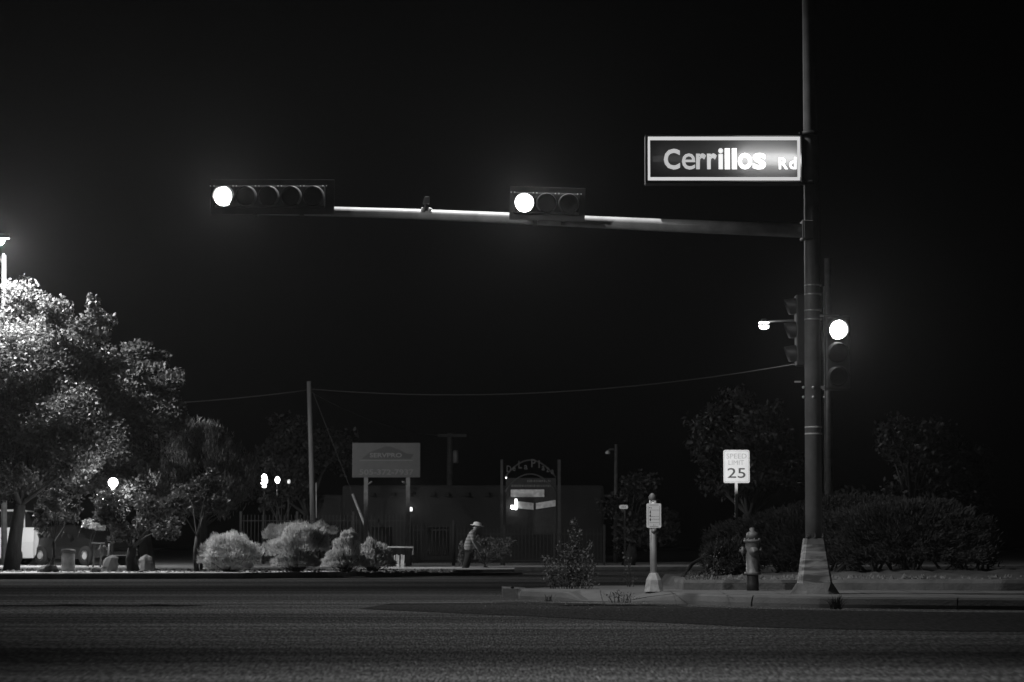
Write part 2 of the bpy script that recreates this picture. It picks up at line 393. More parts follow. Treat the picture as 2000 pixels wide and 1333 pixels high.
mb.add(vs, fs, True); tag(mb.build('planter_soil', M_DIRT), kind='structure')

# loose gravel stones along the bed and the far yard
def stones(name, n, fn, s0, s1, material):
    V = []
    P = np.array([fn() for _ in range(n)]); mb = MB()
    for p in P:
        s = random.uniform(s0, s1); a = random.uniform(0, 6)
        vs = [(p[0] + s * math.cos(a + k * 1.256) * random.uniform(.7, 1.1), p[1] + s * math.sin(a + k * 1.256), p[2] - .01) for k in range(5)]
        top = (p[0] + random.uniform(-.3, .3) * s, p[1], p[2] + s * random.uniform(.5, .9))
        mb.add(vs + [top], [(k, (k + 1) % 5, 5) for k in range(5)])
    return tag(mb.build(name, material), kind='stuff')
tag(stones('bed_stones', 260, lambda: (random.uniform(2.9, 9.5), random.uniform(38.5, 39.6), random.uniform(.30, .36)), .015, .06, M_ROCK), 'small stones on the planter soil', 'stones')
tag(stones('yard_stones', 700, lambda: (random.uniform(-14.5, -1.5), random.uniform(62.0, 69), .155), .02, .07, M_ROCK), 'loose stones on the gravel corner', 'stones')
tag(stones('road_grit', 160, lambda: (random.uniform(-.5, 6), random.uniform(31.5, 36.5), .004), .008, .022, M_ROCK), 'grit in the gutter', 'grit')

# ================================================================ SIGNAL POLE
YP = 35.0; PM = F / YP
base = gnd(1591, 1157, .15); base.y = YP
pb = at(1590, 1050, YP); XP = pb.x
sp_ = thing('signal_pole', (XP, YP, .15), 'tall grey steel traffic signal pole with long mast arm and flared scraped base', 'signal pole')
top = at(1573, -420, YP)
MB().tube([at(1589.5, 1062, YP), at(1585, 400, YP), at(1578.5, 0, YP), top], [m(16.6, YP), m(15, YP), m(11.8, YP), m(9, YP)], 24).build('pole', M_POLE, sp_)
# mound + shroud
z0 = .15
def sq(cx, w, d, z, b=.03): return [Vector((cx + sx * (w / 2 - (b if k in (1, 2, 5, 6) else 0)), YP + sy * (d / 2 - (b if k in (0, 3, 4, 7) else 0)), z)) for k, (sx, sy) in enumerate(((-1, -1), (-1, -1), (1, -1), (1, -1), (1, 1), (1, 1), (-1, 1), (-1, 1)))]
zb, zt = at(1590, 1139, YP).z, at(1590, 1064, YP).z
xb, xt = at(1591, 1139, YP).x, at(1590, 1064, YP).x
MB().loft([sq(xb, m(98, YP), m(98, YP), z0 - .03, .2), sq(xb, m(84, YP), m(84, YP), z0 + .05, .16), sq(xb, m(64, YP), m(64, YP), zb, .04)]).build('concrete_footing', M_CONCD, sp_)
MB().loft([sq(xb, m(62, YP), m(62, YP), zb, .03), sq(xt, m(42.5, YP), m(42.5, YP), zt, .03)]).build('shroud', M_SHROUD, sp_, origin=(xt, YP, zb))
MB().loft([sq(xt, m(43, YP), m(43, YP), zt + .002), sq(xt, m(39, YP), m(39, YP), zt + m(12, YP))]).build('shroud_cap', M_POLE, sp_)
for sx in (-.11, .0, .11):
    MB().lathe((xt + sx, YP - m(19, YP), zt + m(12, YP)), [(.022, 0), (.022, .03), (.012, .03), (.012, .07)], 8).build('anchor_bolt', M_BLACK, sp_)
# straps
for y, mt, n_ in ((558, M_BRIGHT, 5), (575.5, M_BRIGHT, 6), (607, M_BRIGHT, 4), (624.5, M_BRIGHT, 5), (835, M_GALV, 6), (848, M_GALV, 6)):
    c = at(1587.5 + (y - 560) * .004, y, YP)
    MB().lathe((c.x, YP, c.z), [(m(16.3, YP), -.011), (m(16.9, YP), -.011), (m(16.9, YP), .011), (m(16.3, YP), .011)], 24).build('strap', mt, sp_)
for y in (757, 776):
    for x in (1569, 1588, 1610):
        c = at(x, y, YP - (.13 if x == 1588 else .02)); MB().lathe(c, [(.022, 0), (.022, .02), (.012, .022), (.012, .035)], 8, 'Y').build('bolt', M_GALV, sp_)
for y in (262, 358):
    c = at(1581, y, YP); MB().lathe((c.x, YP, c.z), [(m(15, YP), -.03), (m(16, YP), -.03), (m(16, YP), .03), (m(15, YP), .03)], 20).build('strap', M_BLACK, sp_)
    MB().box((at(1572, y, YP).x, YP - .02, c.z), (m(24, YP), .05, .05)).build('sign_bracket', M_BLACK, sp_)
# mast arm
AY = YP - .02
armpts = [(1566, 451, 14), (1300, 440.5, 12.4), (1000, 426.5, 11.0), (800, 418, 10.2), (650, 413.5, 9.6), (470, 410, 9.0)]
MB().tube([at(x, y, AY) for x, y, r in armpts], [m(r, AY) for *_, r in armpts], 20).build('mast_arm', M_GALV, sp_)
c = at(1568, 451, YP - .01)
MB().box(c, (.05, .30, m(38, YP))).box(at(1577, 451, YP), (.14, .34, m(36, YP))).build('arm_flange', M_POLE, sp_, bevel=.01)
MB().tube([at(1610, 560, YP + .12), at(1612, 960, YP + .12)], .012, 6).build('conduit', M_GALV, sp_)
# luminaire arm at the top of the pole, above the picture
lp = at(1573, -400, YP); la = Vector((LAMP_ARM.x, LAMP_ARM.y, LAMP_ARM.z + .22))
MB().tube([lp, lp.lerp(la, .5) + Vector((0, 0, .5)), la], [.07, .05, .035], 10).build('luminaire_arm', M_GALV, sp_)
MB().loft([[la + Vector((dx, sy * w, dz)) for sy, dz in ((-1, -.05), (-.7, .08), (.7, .08), (1, -.05))] for dx, w in ((-.35, .08), (-.2, .16), (.2, .16), (.4, .07))]).build('luminaire', M_POLE, sp_, bevel=.01)

# ================================================================ SIGNAL HEADS
def visor(mb, c, r, L, axis=(0, -1, 0), drop=.10, n=20):
    ax = Vector(axis); side = Vector((0, 0, 1)).cross(ax).normalized(); ring0, ring1, ring0i, ring1i = [], [], [], []
    for k in range(n + 1):
        a = R(-50) + R(280) * k / n; d = side * math.cos(a) + Vector((0, 0, 1)) * math.sin(a)
        LL = L * (.55 + .45 * (1 + math.sin(a)) / 2); dn = Vector((0, 0, -drop * LL))
        for lst, rr, ll in ((ring0, r, 0), (ring1, r * .9, LL), (ring0i, r - .004, 0), (ring1i, r * .9 - .004, LL)):
            lst.append(c + d * rr + ax * ll + (dn if ll else Vector()))
    m_ = n + 1; vs = ring0 + ring1 + ring0i + ring1i; fs = []
    for k in range(n): fs += [(k, k + 1, m_ + k + 1, m_ + k), (2 * m_ + k + 1, 2 * m_ + k, 3 * m_ + k, 3 * m_ + k + 1), (m_ + k, m_ + k + 1, 3 * m_ + k + 1, 3 * m_ + k)]
    return mb.add(vs, fs, True)
def head(name, label, px0, py, npx, pitch, n, lit, Y, vertical=False, vmat=None, bshift=0, bp=(14, 20), visible_axis=(0, -1, 0), lens_px=19, tilt=0):
    c0 = at(px0, py, Y); s = m(pitch, Y); root = thing(name, c0, label, 'traffic light')
    step = Vector((0, 0, -s)) if vertical else Vector((s, 0, -s * tilt))
    mid = c0 + step * (n - 1) / 2; L = s * n; D = .18
    rot = Matrix.Rotation(math.atan(tilt), 3, 'Y') if not vertical else Matrix.Identity(3)
    dims = (s * .98, D, L) if vertical else (L, D, s * .98)
    MB().box(mid + Vector((0, D / 2 + .0, 0)), dims, rot).build('housing', M_BLACK, root, bevel=.02)
    bw_, bh_ = (dims[0] + m(bp[0], Y), dims[2] + m(bp[1], Y))
    MB().box(mid + Vector((m(bshift, Y), .06, 0)), (bw_, .008, bh_), rot).build('backplate', M_BLACK, root, bevel=.003)
    r = m(lens_px, Y)
    for i in range(n):
        c = c0 + step * i
        MB().lathe(c + Vector((0, -.002, 0)), [(r * 1.08, -.01), (r * 1.08, .012), (r * .99, .012), (r * .99, -.01)], 24, 'Y').build('door_ring', M_BLACK, root)
        prof = [(r * .97, .002)] + [(r * .97 * math.cos(a), .002 + .035 * math.sin(a)) for a in (R(20), R(40), R(60), R(80))]
        MB().lathe(c, prof, 24, 'Y').build('lit_lens' if i == lit else 'lens', M_LIT if i == lit else M_LENS, root)
        vm = MB(); visor(vm, c, r * 1.1, .24); vm.build('visor', vmat or M_VISOR, root)
    for i in range(n + 1):
        if vertical: continue
        for dx in (-.03, .02):
            c = c0 + step * (i - .5) + Vector((dx, -.004, s * .46))
            MB().lathe(c, [(.010, 0), (.010, .012)], 6, 'Y').build('hinge', M_GALV, root)
    return root
h1 = head('traffic_signal', 'long horizontal five-lens signal head at the free end of the mast arm, leftmost lens lit', 437, 384, 0, 44.3, 5, 0, AY - .42, lens_px=19.5, bp=(22, 26), tilt=.0, bshift=7)
h2 = head('traffic_signal', 'three-lens horizontal signal head near the middle of the mast arm, left lens lit', 1024, 396.5, 0, 43.6, 3, 0, AY - .42, bp=(18, 24), tilt=.03, bshift=2)
h3 = head('traffic_signal', 'vertical three-lens signal head on the right side of the signal pole, top lens lit', 1636, 644, 0, 46, 3, 0, YP - .2, vertical=True, bp=(6, 10), lens_px=19.5, vmat=M_FENCE)
for h, xs in ((h1, (500, 590)), (h2, (1045, 1100))):
    for x in xs:
        ya = 411 if h is h1 else 429
        a = at(x, ya, AY); MB().box(a + Vector((0, -.14, .06)), (.07, .34, .30)).build('mount_bracket', M_BLACK, h, bevel=.01)
for y0_, y1_ in ((617, 618), (757, 757)):
    a = at(1600, y0_, YP - .04); b = at(1638, y1_, YP - .10)
    MB().tube([a, b, b + Vector((0, 0, .07 if y0_ > 700 else -.07))], .02, 8).build('mount_bracket', M_POLE, h3)
lamp('signal_glow', 'SPOT', at(437, 384, AY - .58), 1100, .13, 46, 1.0, at(437, 384, AY - 4))  # added spots before the lit lenses, driven hard for halos in the haze
lamp('signal_glow', 'SPOT', at(1024, 396, AY - .58), 1100, .13, 46, 1.0, at(1024, 396, AY - 4))
lamp('signal_glow', 'SPOT', at(1636, 644, YP - .36), 1100, .13, 46, 1.0, at(1636, 644, YP - 4))
# side-facing head on the left of the pole, seen edge-on and unlit
c0 = at(1562, 600, YP + .15); root = thing('traffic_signal', c0, 'dark signal head seen edge-on, on the left side of the signal pole above the wire', 'traffic light')
MB().box(at(1563, 646, YP + .25), (.14, .3, m(140, YP))).build('housing', M_FENCE, root, bevel=.02)
for y in (600, 646, 692):
    vm = MB(); visor(vm, at(1558, y, YP + .25), .14, .2, (-1, 0, 0)); vm.build('visor', M_FENCE, root)
MB().box(at(1558, 746, YP + .1), (.09, .05, .02)).build('mount_bracket', M_GALV, root)
# detector on the arm
c = at(833, 410, AY); d = thing('arm_sensor', c, 'small dark upright sensor clamped on top of the mast arm between the two signal heads', 'sensor')
MB().tube([at(833, 412, AY - .05), at(832, 398, AY - .06)], .02, 8).build('stem', M_BLACK, d)
MB().loft([[at(832, 399, AY - .08) + Vector((x, y, 0)) for x, y in ((-.05, -.05), (.05, -.05), (.05, .05), (-.05, .05))], [at(834, 385, AY - .08) + Vector((x, y, 0)) for x, y in ((-.03, -.07), (.04, -.07), (.04, .05), (-.03, .05))]]).build('body', mat('sensor_shell', .12, .5), d, bevel=.012)
for x in (826, 840):
    MB().tube([at(x - 1.5, 413, AY - .07), at(x + 1, 407, AY - .09)], [.022, .03], 10).build('clamp_end', mat('sensor_clamp', .85, .4, var=0), d)

# ================================================================ STREET NAME SIGN
SY = YP - .10
sn = thing('street_name_sign', at(1414, 354, SY), 'lit street name box reading Cerrillos Rd beside the signal pole', 'street sign')
a, b = at(1262, 357, SY), at(1566, 264, SY); cz, cx = (a.z + b.z) / 2, (a.x + b.x) / 2; w_, h_ = b.x - a.x, b.z - a.z
hb = MB(); t_ = .02; DD = .27
hb.box((cx, SY + DD, cz), (w_, t_, h_)); hb.box((cx, SY + DD / 2, b.z), (w_, DD, t_)); hb.box((cx, SY + DD / 2, a.z), (w_, DD, t_)); hb.box((a.x, SY + DD / 2, cz), (t_, DD, h_)); hb.box((b.x, SY + DD / 2, cz), (t_, DD, h_))
hb.build('housing', mat('sign_housing', .03, .6), sn)
def rect(mb, x0, y0, x1, y1, Y, t=.004):
    A, B = at(x0, y1, Y), at(x1, y0, Y); return mb.box(((A.x + B.x) / 2, Y, (A.z + B.z) / 2), (B.x - A.x, t, B.z - A.z))
rect(MB(), 1266, 269, 1562, 352, SY).build('face_panel', M_FACE, sn)
fr = MB(); rect(fr, 1265.5, 267.5, 1562.5, 274.3, SY - .006); rect(fr, 1265.5, 346.5, 1562.5, 352.8, SY - .006); rect(fr, 1265.5, 274.4, 1269.6, 346.4, SY - .006); rect(fr, 1557.6, 274.4, 1562.5, 346.4, SY - .006)
fr.build('border', M_BORDER, sn, bevel=.001)
MB().tube([at(1275, 311, SY + .2), at(1420, 311, SY + .2)], m(6, SY), 10).build('fluorescent_tube', M_TUBEL, sn)
M_LETM = mat('letters_tube_glow_mid', .8, .5, var=0, emit=.62); M_LETN = mat('letters_tube_glow_high', .8, .5, var=0, emit=.95)  # stepped letter emission stands in for the tube's glow across the word
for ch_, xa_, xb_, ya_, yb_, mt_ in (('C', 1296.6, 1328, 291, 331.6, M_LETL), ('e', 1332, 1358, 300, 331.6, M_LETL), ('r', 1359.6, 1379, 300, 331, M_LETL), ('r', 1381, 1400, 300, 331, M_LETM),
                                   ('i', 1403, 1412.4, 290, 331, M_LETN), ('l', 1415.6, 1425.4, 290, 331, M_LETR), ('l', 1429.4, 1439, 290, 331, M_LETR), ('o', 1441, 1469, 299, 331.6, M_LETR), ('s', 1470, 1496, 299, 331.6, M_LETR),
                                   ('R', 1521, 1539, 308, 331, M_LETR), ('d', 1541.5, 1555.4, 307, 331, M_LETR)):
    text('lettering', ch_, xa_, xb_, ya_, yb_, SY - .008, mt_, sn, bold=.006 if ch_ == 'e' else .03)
MB().tube([at(1440, 311, SY + .125), at(1556, 312, SY + .125)], m(12, SY), 14).build('fluorescent_tube', M_TUBE, sn)

# ================================================================ PUSH BUTTON POST
BY = 36.8
pp = thing('crossing_button_post', (at(1277, 1155, BY).x, BY, .15), 'short round steel post with white crossing instruction sign and cast base on the sidewalk', 'crossing post')
zb = .145; bx = pp.location.x
def octo(w, z, b=.05):
    h = w / 2; return [Vector((bx + x, BY + y, z)) for x, y in ((-h, -h + b), (-h + b, -h), (h - b, -h), (h, -h + b), (h, h - b), (h - b, h), (-h + b, h), (-h, h - b))]
zz = lambda y: at(1277, y, BY).z
MB().loft([octo(m(37, BY), zb, .06), octo(m(34, BY), zz(1150), .06), octo(m(29, BY), zz(1133), .06), octo(m(18, BY), zz(1122), .04), octo(m(14, BY), zz(1119), .035)]).build('cast_base', mat('cast_aluminium', .3, .6, .2, var=.3, scale=12, bump=.2), pp, bevel=.006)
MB().tube([at(1277, 1121, BY), at(1276, 978, BY)], m(5.6, BY), 18).build('post', M_GALV, pp)
MB().tube([at(1271.3, 1120, BY - .01), at(1269.5, 977, BY - .01)], m(1.4, BY), 8).build('conduit', M_GALV, pp)
MB().lathe(at(1274, 977, BY), [(m(4, BY), -.02), (m(6, BY), 0), (m(7, BY), .03), (m(6.4, BY), .06), (m(4, BY), .09), (m(1.5, BY), .105)], 16).build('finial', M_POLE, pp)
sb = MB(); c = at(1277, 1007.5, BY - .06); plate(sb, c, m(28.5, BY), m(47.5, BY), .004, .022); sgn = sb.build('instruction_sign', M_SIGNW, pp)
ink = MB()
def line(x0, y0, x1, y1, w=.5):
    A, B = at(x0, y0, BY - .0635), at(x1, y1, BY - .0635); cc = (A + B) / 2; ink.box(cc, (max(abs(B.x - A.x), m(w, BY)), .001, max(abs(B.z - A.z), m(w, BY))))
for y in (996.5, 1009, 1014.5, 1021): line(1268, y, 1287.5, y, .35)
line(1265.8, 989, 1265.8, 1026, .45); line(1288.4, 989, 1288.4, 1026, .45); line(1268.5, 986.6, 1286, 986.6, .45); line(1268.5, 1028.6, 1286, 1028.6, .45)
for y in (991,): line(1268, y, 1270, y + 1.5, .6); line(1272, y, 1272.4, y + 3, .6)
for y in (1001, 1007.5, 1015.5):
    cc = at(1270, y, BY - .0635); ink.box(cc, (m(2.4, BY), .001, m(2.2, BY))); ink.box(cc + Vector((m(.3, BY), 0, m(2, BY))), (m(1.3, BY), .001, m(1.6, BY))); ink.box(cc - Vector((m(-.2, BY), 0, m(1.8, BY))), (m(1.2, BY), .001, m(1.6, BY)))
line(1276, 1025, 1277, 1026.4, .8); line(1279, 1025, 1279.6, 1026.4, .8)
ink.build('printed_marks', M_INK, pp)
MB().lathe(at(1277, 1038, BY - .055), [(m(5, BY), -.02), (m(5, BY), .01), (m(3, BY), .014), (m(3, BY), .022)], 16, 'Y').build('push_button', M_POLE, pp)

# ================================================================ FIRE HYDRANT
HY = 37.4; hx = at(1470, 1150, HY).x; hz = lambda y: at(1470, y, HY).z
hd = thing('fire_hydrant', (hx, HY, .15), 'stout grey fire hydrant with dark lower barrel in front of the planter kerb', 'hydrant')
P1 = m(1, HY)
MB().lathe((hx, HY, 0), [(P1 * 12, .14), (P1 * 12, hz(1140)), (P1 * 11.5, hz(1124)), (P1 * 11.5, hz(1121))], 24).build('lower_barrel', M_HYDD, hd)
MB().lathe((hx, HY, 0), [(P1 * 16, hz(1123)), (P1 * 16, hz(1118)), (P1 * 12.4, hz(1117)), (P1 * 12.6, hz(1090)), (P1 * 13.4, hz(1065)), (P1 * 13, hz(1060)), (P1 * 17, hz(1059)), (P1 * 17, hz(1055)), (P1 * 12.2, hz(1054))], 24).build('barrel', M_HYD, hd)
MB().lathe((hx, HY, 0), [(P1 * 12, hz(1054)), (P1 * 12, hz(1046)), (P1 * 10.5, hz(1041)), (P1 * 6, hz(1038.6)), (P1 * 5, hz(1038)), (P1 * 4.6, hz(1032)), (P1 * 4, hz(1031))], 20).build('bonnet', M_HYD, hd)
MB().lathe((hx, HY, hz(1076)), [(P1 * 6, -P1 * 10), (P1 * 6, -P1 * 17), (P1 * 8, -P1 * 17), (P1 * 8, -P1 * 21), (P1 * 2.6, -P1 * 21), (P1 * 2.4, -P1 * 25)], 16, 'X').build('side_nozzle', M_HYD, hd)
MB().lathe((hx, HY, hz(1076)), [(P1 * 6, P1 * 10), (P1 * 6, P1 * 15), (P1 * 7, P1 * 15), (P1 * 7, P1 * 18), (P1 * 2.6, P1 * 18), (P1 * 2.4, P1 * 21)], 16, 'X').build('side_nozzle', M_HYD, hd)
MB().lathe((hx + P1 * 1, HY, hz(1078)), [(P1 * 8, P1 * 10), (P1 * 8, P1 * 15), (P1 * 9.5, P1 * 15.5), (P1 * 9.5, P1 * 19), (P1 * 3, P1 * 19.5), (P1 * 3, P1 * 23)], 18, 'Y').build('front_nozzle', M_HYD, hd)
for k in range(8):
    a = R(45 * k + 10); MB().lathe((hx + P1 * 15 * math.cos(a), HY + P1 * 15 * math.sin(a), hz(1056)), [(.012, -.03), (.012, .035)], 6).build('flange_bolt', M_HYD, hd)
ch = [Vector((hx - P1 * 21 + P1 * 6 * math.sin(t * 3.14), HY - .02, hz(1076) - P1 * (2 + 22 * math.sin(t * 3.14)))) for t in np.linspace(0, 1, 8)]
MB().tube(ch, .006, 5).build('cap_chain', M_HYD, hd)

# ================================================================ SPEED LIMIT SIGN
LY = 55.5
sl = thing('speed_limit_sign', (at(1438, 1130, LY).x, LY, .1), 'bright white SPEED LIMIT 25 sign on a thin post behind the hedge', 'road sign')
mb = MB(); plate(mb, at(1438.5, 911.5, LY), m(51, LY), m(64.5, LY), .004, .04); mb.build('sign_board', M_SIGNW, sl)
mb = MB(); o1 = rbox(m(47.5, LY), m(61, LY), .035); o2 = rbox(m(46, LY), m(59.5, LY), .03); c = at(1438.5, 911.5, LY - .0045)
mb.add([Vector((c.x + x, c.y, c.z + z)) for x, z in o1] + [Vector((c.x + x, c.y, c.z + z)) for x, z in o2], [(i, (i + 1) % len(o1), len(o1) + (i + 1) % len(o1), len(o1) + i) for i in range(len(o1))]); mb.build('border_line', M_GREYINK, sl)
text('lettering', 'SPEED', 1419, 1458, 886.5, 896, LY - .006, M_GREYINK, sl, bold=-.004)
text('lettering', 'LIMIT', 1423, 1453, 899.5, 908.5, LY - .006, M_GREYINK, sl, bold=-.004)
text('lettering', '25', 1421, 1456, 914.5, 934, LY - .006, M_INK, sl, bold=0.004)
MB().box((at(1438.5, 1000, LY).x, LY + .03, (at(0, 880, LY).z + .0) / 2), (m(5.5, LY), .04, at(0, 880, LY).z)).build('post', M_GALV, sl)
lamp('added_sign_spot', 'SPOT', at(1400, 830, 47.5), 1900, .05, 9, .6, at(1438.5, 911.5, LY))  # added spot without a fixture, stands in for retroreflective sheeting

# ================================================================ VEGETATION
def chamisa(px, Y, wpx, hpx, label, lumps, n=8500, foot=1117, group='chamisa bushes on the gravel corner'):
    b = gnd(px, foot, .15); b = Vector((at(px, foot, Y).x, Y, .15)); t = thing('chamisa_bush', b, label, 'bush', group)
    st = MB(); Q = []
    lumps = lumps + [(-12, 20, 28, 22), (12, 20, 28, 22), (-24, 16, 24, 20), (24, 16, 24, 20)]
    for i in range(int(n * 1.7)):
        lx, lz, rx, rz = lumps[RNG.integers(len(lumps))]
        u = RNG.normal(size=3); u /= np.linalg.norm(u); u[2] = abs(u[2]) * 1.0 - .25
        rr = RNG.uniform(.45, 1) ** .45
        lob = 1 + .13 * math.sin(7 * u[0] + lx) + .12 * math.sin(9 * u[2] + 4 * u[1])
        c = at(px + lx, foot - lz, Y)
        p = np.array([c.x + u[0] * m(rx, Y) * rr * lob, Y + u[1] * m(rx, Y) * .9 * rr * lob, max(.17, c.z + u[2] * m(rz, Y) * rr * lob)])
        d = p - np.array([b.x + (p[0] - b.x) * .25, Y, .0]); d /= np.linalg.norm(d) + 1e-6; d += RNG.normal(size=3) * .18
        side = np.cross(d, RNG.normal(size=3)); side /= np.linalg.norm(side)
        L = RNG.uniform(.06, .14); wd = RNG.uniform(.009, .02)
        Q.append([p - d * L * .5, p + side * wd, p + d * L * .5, p - side * wd])
    for i in range(70):
        lx, lz, rx, rz = lumps[i % len(lumps)]; a = random.uniform(-1, 1); c = at(px + lx + rx * a * .8, foot - lz - rz * .4 * math.sqrt(1 - a * a), Y + random.uniform(-.4, .4))
        st.tube([(b.x + random.uniform(-.1, .1), Y + random.uniform(-.1, .1), .13), Vector((b.x, Y, .13)).lerp(c, .5) + Vector((random.uniform(-.05, .05), 0, -.05)), c], [.014, .009, .005], 4, False)
    st.build('stems', M_BARK, t); quads('foliage', np.array(Q), M_CHAM, t); return t
chamisa(448, 63.5, 0, 0, 'wide pale round chamisa bush, leftmost of the row on the gravel', [(-22, 45, 38, 42), (20, 45, 42, 40), (0, 58, 36, 32), (36, 30, 28, 28), (-35, 30, 26, 28)], 9500, 1122)
chamisa(580, 63.2, 0, 0, 'tall pale chamisa bush in front of the flat-topped shrub', [(-25, 42, 36, 38), (20, 52, 42, 44), (5, 68, 38, 36), (42, 60, 22, 40)], 9500)
chamisa(578, 66.5, 0, 0, 'flat-topped shrub just behind the tall chamisa bush', [(-40, 72, 28, 26), (0, 80, 40, 24), (45, 80, 34, 22), (-10, 50, 50, 30)], 6500)
chamisa(676, 64.0, 0, 0, 'narrow pale chamisa bush with a raised tuft, left of the guy wire foot', [(0, 45, 28, 36), (6, 66, 18, 20), (-18, 28, 20, 26)], 5500)
chamisa(728, 64.8, 0, 0, 'low rounded chamisa bush at the foot of the guy wire', [(-4, 42, 24, 28), (10, 32, 28, 32), (-18, 28, 22, 28)], 5500)

def needle_mass(name, clumps, n, size, material, parent, updir=(0, 0, .6), asp=.16, inner=.35):
    P = clump_points(clumps, n, inner); C = np.array(clumps)
    cen = C[:, :3].mean(0); o = P - cen; o /= np.linalg.norm(o, axis=1)[:, None] + 1e-6
    return quads(name, leaf_quads(P, size, asp, up=o * .7 + np.array(updir), jit=.55), material, parent)

# trees by the left street lamp
A = [(40, 590, 38, 46), (15, 640, 60, 50), (108, 612, 36, 36), (60, 640, 50, 40), (183, 606, 15, 30), (190, 640, 32, 34), (150, 655, 40, 36), (120, 690, 60, 50), (60, 705, 60, 55), (-40, 650, 70, 80), (-90, 720, 90, 90), (20, 790, 80, 70), (110, 760, 70, 60), (190, 725, 45, 50), (170, 820, 70, 60), (60, 870, 80, 55), (-50, 860, 90, 70), (150, 900, 50, 45), (-120, 600, 80, 70), (30, 935, 50, 30), (0, 690, 70, 60), (80, 775, 75, 65), (0, 850, 80, 60), (90, 840, 80, 60), (150, 775, 60, 55), (200, 860, 50, 50), (100, 930, 60, 30), (-20, 960, 70, 30), (70, 665, 60, 50)]
tree('broadleaf_tree', (at(22, 1108, 67).x, 67, .15), pclump(A, 67), 120000, .11, 'tallest leafy tree under the left street lamp, its top brightly lit', trunk_r=.19, fork=.35)
B = [(268, 690, 32, 24), (305, 706, 26, 22), (250, 740, 45, 45), (320, 760, 38, 40), (350, 820, 18, 40), (290, 830, 55, 60), (225, 830, 50, 60), (315, 890, 42, 45), (245, 900, 50, 40), (190, 935, 55, 30), (340, 870, 25, 30), (270, 860, 60, 60), (220, 780, 50, 50), (230, 930, 50, 40), (300, 950, 45, 30)]
tree('broadleaf_tree', (at(290, 1106, 69).x, 69, .15), pclump(B, 69), 60000, .12, 'dim leafy tree directly right of the tallest tree, beside the globe lamp', material=mat('leaves_mid', .075, .55, var=.5, scale=1.6, trans=.25), trunk_r=.17)
tree('small_tree', (at(95, 1110, 63.5).x, 63.5, .15), pclump([(100, 985, 24, 22), (128, 1005, 30, 18), (82, 1012, 16, 26), (140, 985, 20, 18), (110, 965, 18, 10)], 63.5, .8), 4200, .1, 'small low tree in front of the parked cars', material=M_LEAF, trunk_r=.05)
tree('small_tree', (at(262, 1108, 65).x, 65, .15), pclump([(215, 985, 34, 30), (262, 965, 40, 34), (300, 1000, 40, 34), (205, 1010, 24, 18), (240, 1040, 30, 20), (325, 1030, 30, 24), (340, 1000, 24, 18)], 65), 7500, .11, 'dark spreading tree with a leaning trunk in front of the globe lamp', material=mat('leaves_mid'), trunk_r=.14, fork=.4)
tree('small_tree', (at(385, 1112, 64.5).x, 64.5, .15), pclump([(405, 945, 34, 18), (370, 965, 38, 22), (430, 985, 22, 16), (345, 985, 28, 16), (395, 990, 34, 18), (415, 925, 12, 10)], 64.5, .7), 6000, .1, 'small pale leaved tree in front of the pine', material=M_LEAF, trunk_r=.06)
# pine
pt = thing('pine_tree', (at(400, 1108, 68).x, 68, .15), 'pine tree with upswept needle branches behind the chamisa bushes', 'tree')
MB().tube([(pt.location.x, 68, .1), at(392, 830, 68)], [.14, .03], 8).build('trunk', M_BARK, pt)
cl = []; br = MB()
for i in range(64):
    t = i / 63; y = 1010 - 160 * t; reach = (118 * (1 - t) ** .8 + 12) * random.uniform(.6, 1.05); s_ = 1 if random.random() < .62 else -1
    az = random.uniform(-1, 1); a = at(392 + 10 * (1 - t), y + 18, 68); b_ = at(392 + s_ * reach * math.sqrt(1 - az * az * .7), y - reach * random.uniform(.3, .55), 68 + az * m(reach, 68))
    br.tube([a, b_], [.025, .008], 5, False)
    for k in range(4): q = a.lerp(b_, .4 + .2 * k) + Vector((0, 0, .06 + .05 * k)); cl.append((q.x, q.y, q.z, m(14, 68), m(13, 68), m(19, 68)))
br.build('branches', M_BARK, pt)
P = clump_points(cl, 30000, .1); quads('crown', leaf_quads(P, .15, .2, up=np.array([.15, 0, 1.0]), jit=.6), M_NEEDLE, pt)

# dim far trees
def blob(px0, px1, py0, py1, n, r):
    out = []
    for _ in range(n):
        u, v = random.random(), random.random(); w = 1 - abs(u - .5) * .9
        out.append((px0 + (px1 - px0) * u, py1 - (py1 - py0) * v * w, r * random.uniform(.7, 1.3), r * random.uniform(.6, 1.1)))
    return out
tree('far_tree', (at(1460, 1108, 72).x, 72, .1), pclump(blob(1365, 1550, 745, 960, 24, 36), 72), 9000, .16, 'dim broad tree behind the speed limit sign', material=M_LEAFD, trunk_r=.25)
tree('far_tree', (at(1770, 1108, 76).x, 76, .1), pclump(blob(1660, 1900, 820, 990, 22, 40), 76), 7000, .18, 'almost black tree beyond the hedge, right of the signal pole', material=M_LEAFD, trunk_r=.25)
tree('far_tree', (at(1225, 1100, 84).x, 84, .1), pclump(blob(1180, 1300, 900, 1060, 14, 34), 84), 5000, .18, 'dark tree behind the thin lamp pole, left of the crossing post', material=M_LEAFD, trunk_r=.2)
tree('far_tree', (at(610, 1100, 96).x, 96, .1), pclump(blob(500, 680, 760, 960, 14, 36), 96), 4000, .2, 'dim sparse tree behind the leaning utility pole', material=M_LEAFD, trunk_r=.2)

tree('far_tree', (at(552, 1104, 87).x, 87, .15), pclump([(500, 930, 14, 30), (528, 905, 16, 18), (530, 955, 9, 16), (556, 930, 8, 14), (560, 960, 16, 14), (540, 980, 20, 16), (580, 935, 10, 18), (520, 985, 18, 16)], 87, .6), 1500, .15, 'low dark tree half hiding the row of white lamps', material=M_LEAFD, trunk_r=.06)
